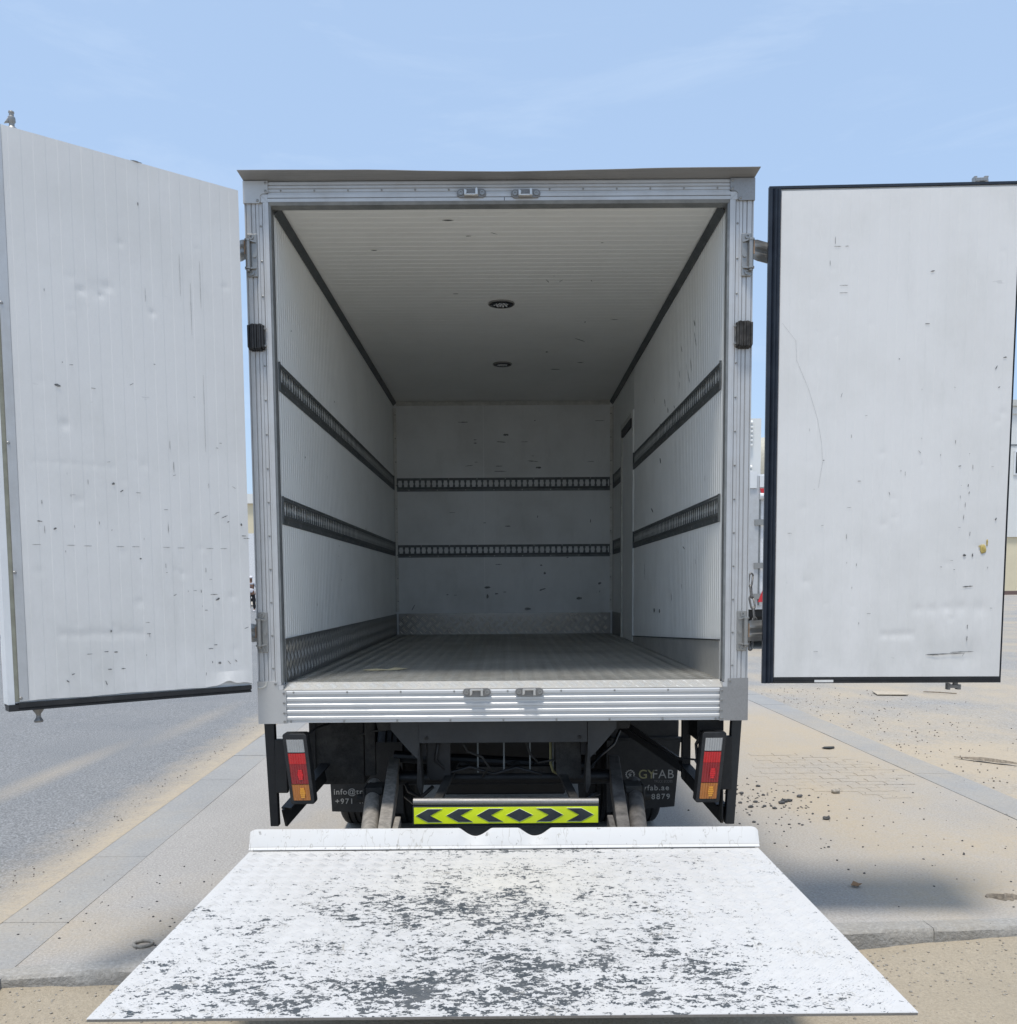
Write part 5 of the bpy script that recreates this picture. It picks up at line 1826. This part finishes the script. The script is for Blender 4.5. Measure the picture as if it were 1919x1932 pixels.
# ------------------------------------------------------------------ surroundings
# white box truck parked behind, right
PT = thing('parked_truck', 'white box truck parked behind on the right with red triangle reflectors', 'truck', (6.3, 15.9, 0))
y = 15.9
MB().box(4.95, 7.45, y + .06, y + 6, .86, 3.74).build('body', 'van_white', PT)
MB().box(4.90, 5.42, y - .02, y + .055, .86, 3.70).build('corner_post', 'alu_v', PT)
MB().box(7.0, 7.5, y - .02, y + .055, .86, 3.70).build('corner_post', 'alu_v', PT)
MB().box(4.93, 5.36, y - .05, y - .021, 3.44, 3.79).build('post_cap', 'white_metal', PT)
MB().box(5.43, 6.99, y - .02, y + .055, 3.46, 3.70).build('top_rail', 'white_metal', PT)
MB().cyl((5.43, y - .03, 2.72 + .55), (6.99, y - .03, 2.72 + .55), .07, 12).build('door_bar', 'white_metal', PT)
MB().box(5.47, 6.99, y + .02, y + .055, .95, 3.22).build('rear_door', 'van_white', PT)
MB().box(5.42, 5.465, y - .005, y + .05, .95, 3.22).build('door_seal', 'jamb', PT)
for z in (2.72, 1.80, 1.12 + .02):
    MB().box(5.33, 5.60, y - .05, y - .022, z - .06, z + .06).build('hinge', 'steel', PT)
for z, s in ((3.43, -1), (1.02, 1)):
    MB().prism([(5.42, z), (5.62, z), (5.52, z + s * .26)], 'y', y - .06, y - .055).build('reflector', 'red_refl', PT)
MB().box(4.95, 7.45, y + .2, y + .3, .70, .85).build('cross_beam', 'black_paint', PT)
for x in (5.15, 5.5, 6.9, 7.25):
    MB().lathe([(.22, -.13), (.48, -.13), (.50, -.1), (.50, .1), (.48, .13), (.22, .13)], (x, y + 1.4, .50), 'x', 24).build('wheel', 'tyre', PT, smooth='auto')
MB().box(5.1, 7.3, y + .8, y + 6, .35, .80).build('chassis', 'black_paint', PT)
MB().box(5.0, 7.4, y + 6.3, y + 8, .5, 2.7).build('cab', 'van_white', PT, bevel=.1)

# louvred white unit and tank beyond
LB = thing('louvred_unit', 'tall white louvred cabinet rising above the parked white truck', 'cabinet', (6.9, 24.5, 0))
MB().box(6.0, 7.72, 24.2, 26.2, 0, 6.30).build('casing', 'bw_white', LB)
for i in range(18):
    z = 3.9 + i * .132
    if i in (8, 9, 10, 11):
        continue
    MB().hexa([(6.1, 24.10, z), (7.45, 24.10, z), (7.45, 24.19, z + .03), (6.1, 24.19, z + .03), (6.1, 24.10, z + .04), (7.45, 24.10, z + .04), (7.45, 24.19, z + .10), (6.1, 24.19, z + .10)]).build('louvre', 'bw_white', LB)
MB().cyl((6.62, 25, 6.3), (6.62, 25, 6.75), .10, 12).build('vent_pipe', 'tank', LB)
TK = thing('storage_tank', 'beige ribbed storage tank behind the louvred cabinet', 'tank', (10.6, 34, 0))
m = MB()
pr = [(1.8, 0)]
pr += [(1.8, 5.2), (1.9, 5.25), (1.8, 5.3), (1.8, 6.3), (1.5, 6.8), (.8, 7.1), (.1, 7.2)]
m.lathe(pr, (10.8, 34, 0), 'z', 40)
m.build('tank_body', 'tank', TK, smooth='auto')
for k in range(22):
    a = pi + k * pi / 21
    MB().box(10.8 + 1.82 * cos(a) - .03, 10.8 + 1.82 * cos(a) + .03, 34 + 1.82 * sin(a) - .03, 34 + 1.82 * sin(a) + .03, 0, 6.2).build('rib', 'tank', TK)
SH = thing('shed', 'low brown-roofed teal shed below the storage tank', 'shed', (9.7, 29, 0))
MB().box(7.9, 12, 28.5, 31, 0, 4.2).build('wall', 'teal', SH)
MB().box(7.7, 12.2, 28.2, 31.2, 4.21, 4.5).build('roof', 'roofbrown', SH)
MB().box(7.9, 12, 28.44, 28.49, 3.6, 3.75).build('rail', 'bw_white', SH)

# factory building on the right edge
FB = thing('factory_building', 'large cream and white factory building at the right edge', 'building', (44, 74, 0))
bz = 0
X0, X1, YB = 37.8, 90, 74
MB().box(X0, X1, YB, YB + 30, 0, 4.75).build('lower_wall', 'bw_cream', FB)
MB().box(X0 - .2, X1, YB - .15, YB + 30, 4.76, 14.9).build('upper_wall', 'bw_white', FB)
MB().box(X0 - .3, X1, YB - .3, YB + 30, 14.9, 15.5).build('parapet', 'bw_white', FB)
MB().box(X0 - .5, X1, YB - .5, YB + 30, 15.51, 16.0).build('parapet_cap', 'cream_trim', FB)
MB().box(X0 - .25, X1, YB - .19, YB - .16, 12.3, 12.42).build('seam', 'jamb', FB)
for k in range(8):
    x = 42.45 + k * 6
    f = MB().box(x, x + 2.4, YB - .24, YB - .16, 9.9, 11.9).build('window', 'white_metal', FB)
    MB().box(x + .14, x + 2.26, YB - .26, YB - .245, 10.04, 11.76).build('pane', 'glass_dark', f)
MB().box(30, 90, YB - 2.2, YB, -.05, .25).build('plinth', 'kerb', FB)
MB().box(30, 90, YB - 2.3, YB - 2.21, -.05, .28).build('kerb_band', 'kerb_red', FB)
# warehouse on the left
WH = thing('warehouse', 'cream warehouse with a pale ledge seen left of the truck post', 'building', (-26, 84, 0))
MB().box(-70, -8, 84, 110, 0, 8.8).build('wall', 'bw_cream', WH)
MB().box(-70.2, -7.8, 83.7, 110, 8.81, 9.7).build('ledge', 'bw_white', WH)
MB().box(-24.05, -8, 88, 110, 9.71, 12.6).build('upper_block', 'bw_cream', WH)
# white lorry box in the left gap, with the man in front
WV = thing('white_lorry', 'white box lorry parked far off behind the standing man', 'lorry', (-15.5, 56, 0))
MB().box(-19.5, -12, 56, 58.6, .42, 4.6).build('body', 'van_white', WV)
MB().box(-19.5, -12, 56.2, 58.4, .2, .41).build('chassis', 'black_paint', WV)
for x in (-18.8, -13.2):
    MB().lathe([(.2, -.14), (.5, -.14), (.5, .14), (.2, .14)], (x, 56.3, .5), 'y', 20).build('wheel', 'tyre', WV)
MB().box(-21.6, -19.6, 56.1, 58.5, .7, 3.2).build('cab', 'van_white', WV, bevel=.15)
# dark lorry at the left border
DL = thing('dark_lorry', 'dark lorry with blue panel and orange lamps at the left border', 'lorry', (-14.8, 22, 0))
MB().box(-22, -14.15, 22.0, 24.4, .5, 2.05).build('body', 'black_paint', DL)
MB().box(-22, -14.13, 21.95, 24.45, 2.06, 2.5).build('blue_panel', 'blue', DL)
MB().box(-22, -14.12, 21.9, 24.4, 2.51, 4.3).build('white_box', 'van_white', DL)
for k in range(22):
    MB().box(-14.4 - k * .2, -14.30 - k * .2, 21.86, 21.895, 2.55, 3.1).build('slat', 'bw_white', DL)
for z in (2.28, 1.38):
    for k in range(3):
        MB().box(-14.5 - k * 1.6, -14.16 - k * 1.6, 21.88, 21.94, z - .07, z + .07).build('lamp', 'orange', DL)
for x in (-21, -15.0):
    MB().lathe([(.2, -.14), (.5, -.14), (.5, .14), (.2, .14)], (x, 22.1, .5), 'y', 24).build('wheel', 'tyre', DL)
MB().tube([(-22, 21.7, .95), (-14.2, 21.7, .95)], .06, 8).build('guard_rail', 'steel_dark', DL)

# the standing man
def skin_mesh(name, joints, edges, mat, parent, root=0, levels=2):
    me = bpy.data.meshes.new(name)
    me.from_pydata([j[0] for j in joints], edges, [])
    o = bpy.data.objects.new(name, me)
    C.objects.link(o)
    o.parent = parent
    me.materials.append(MAT[mat])
    sk = o.modifiers.new('skin', 'SKIN')
    sk.use_smooth_shade = True
    for i, j in enumerate(joints):
        me.skin_vertices[0].data[i].radius = j[1]
        me.skin_vertices[0].data[i].use_root = i == root
    sb = o.modifiers.new('sub', 'SUBSURF')
    sb.levels = levels
    sb.render_levels = levels
    ORG[o.name] = Vector((0, 0, 0))
    return o


PX, PY = -12.95, 43.0
man = thing('person', 'man standing far off in a white and navy striped shirt, black trousers and pale cap', 'person', (PX, PY, 0), 0, None, (0, 0, 0))
J = [((0, 0, .95), (.15, .11)), ((0, 0, 1.15), (.15, .10)), ((0, 0, 1.38), (.17, .10)), ((0, 0, 1.50), (.055, .055)), ((0, -.01, 1.62), (.085, .10)), ((0, -.01, 1.72), (.06, .07)),
     ((-.20, 0, 1.42), (.055, .055)), ((-.27, .0, 1.15), (.042, .042)), ((-.25, -.08, .92), (.03, .035)), ((-.24, -.10, .84), (.025, .04)),
     ((.20, 0, 1.42), (.055, .055)), ((.27, 0, 1.15), (.042, .042)), ((.24, -.08, .92), (.03, .035)), ((.23, -.10, .84), (.025, .04)),
     ((-.10, 0, .86), (.085, .085)), ((-.11, -.01, .48), (.06, .06)), ((-.11, .02, .10), (.042, .045)), ((-.11, -.10, .04), (.04, .03)),
     ((.10, 0, .86), (.085, .085)), ((.12, -.01, .48), (.06, .06)), ((.13, .02, .10), (.042, .045)), ((.14, -.10, .04), (.04, .03))]
E_ = [(0, 1), (1, 2), (2, 3), (3, 4), (4, 5), (2, 6), (6, 7), (7, 8), (8, 9), (2, 10), (10, 11), (11, 12), (12, 13), (0, 14), (14, 15), (15, 16), (16, 17), (0, 18), (18, 19), (19, 20), (20, 21)]
skin_mesh('body', J, E_, 'skin', man)
sh = [((0, 0, .90), (.175, .13)), ((0, 0, 1.10), (.175, .12)), ((0, 0, 1.20), (.18, .125))]
skin_mesh('shirt', sh, [(0, 1), (1, 2)], 'shirt_w', man)
sh = [((0, 0, 1.19), (.185, .13)), ((0, 0, 1.29), (.19, .13))]
skin_mesh('shirt_band', sh, [(0, 1)], 'shirt_n', man)
sh = [((0, 0, 1.29), (.19, .125)), ((0, 0, 1.44), (.12, .10)), ((-.19, 0, 1.40), (.075, .075)), ((-.25, 0, 1.22), (.06, .06)), ((.19, 0, 1.40), (.075, .075)), ((.25, 0, 1.22), (.06, .06))]
skin_mesh('shirt_yoke', sh, [(0, 1), (1, 2), (2, 3), (1, 4), (4, 5)], 'shirt_g', man)
tr = [((0, 0, .93), (.165, .12)), ((-.10, 0, .82), (.10, .10)), ((-.115, -.01, .46), (.08, .08)), ((-.115, .01, .12), (.065, .07)), ((.10, 0, .82), (.10, .10)), ((.125, -.01, .46), (.08, .08)), ((.135, .01, .12), (.065, .07))]
skin_mesh('trousers', tr, [(0, 1), (1, 2), (2, 3), (0, 4), (4, 5), (5, 6)], 'trouser', man)
cp_ = MB().lathe([(.105, 1.68), (.108, 1.72), (.09, 1.775), (.04, 1.80), (.005, 1.803)], (0, -.01, 0), 'z', 20)
cpo = cp_.build('cap', 'shirt_w', man, smooth=True)
m = MB().lump((.0, -.112, 1.62), .016, 1, (1, 1, 1.2), 1)
m.build('nose', 'skin', man)
for k in (-.12, .14):
    MB().lump((k, -.08, .04), .06, 2, (.8, 1.9, .6), 2).build('shoe', 'shirt_w', man, smooth=True)

# every loose piece that was built together becomes an object of its own
for o in list(bpy.data.objects):
    if o.type == 'MESH' and o.name.split('.')[0] in ('screw', 'knuckle', 'bolt', 'reflector_glow', 'hook', 'guard_channel', 'bottom_seal', 'edge_seal', 'outer_skin', 'hydraulic_pipe', 'hanger_flange') and not o.children:
        split(o)
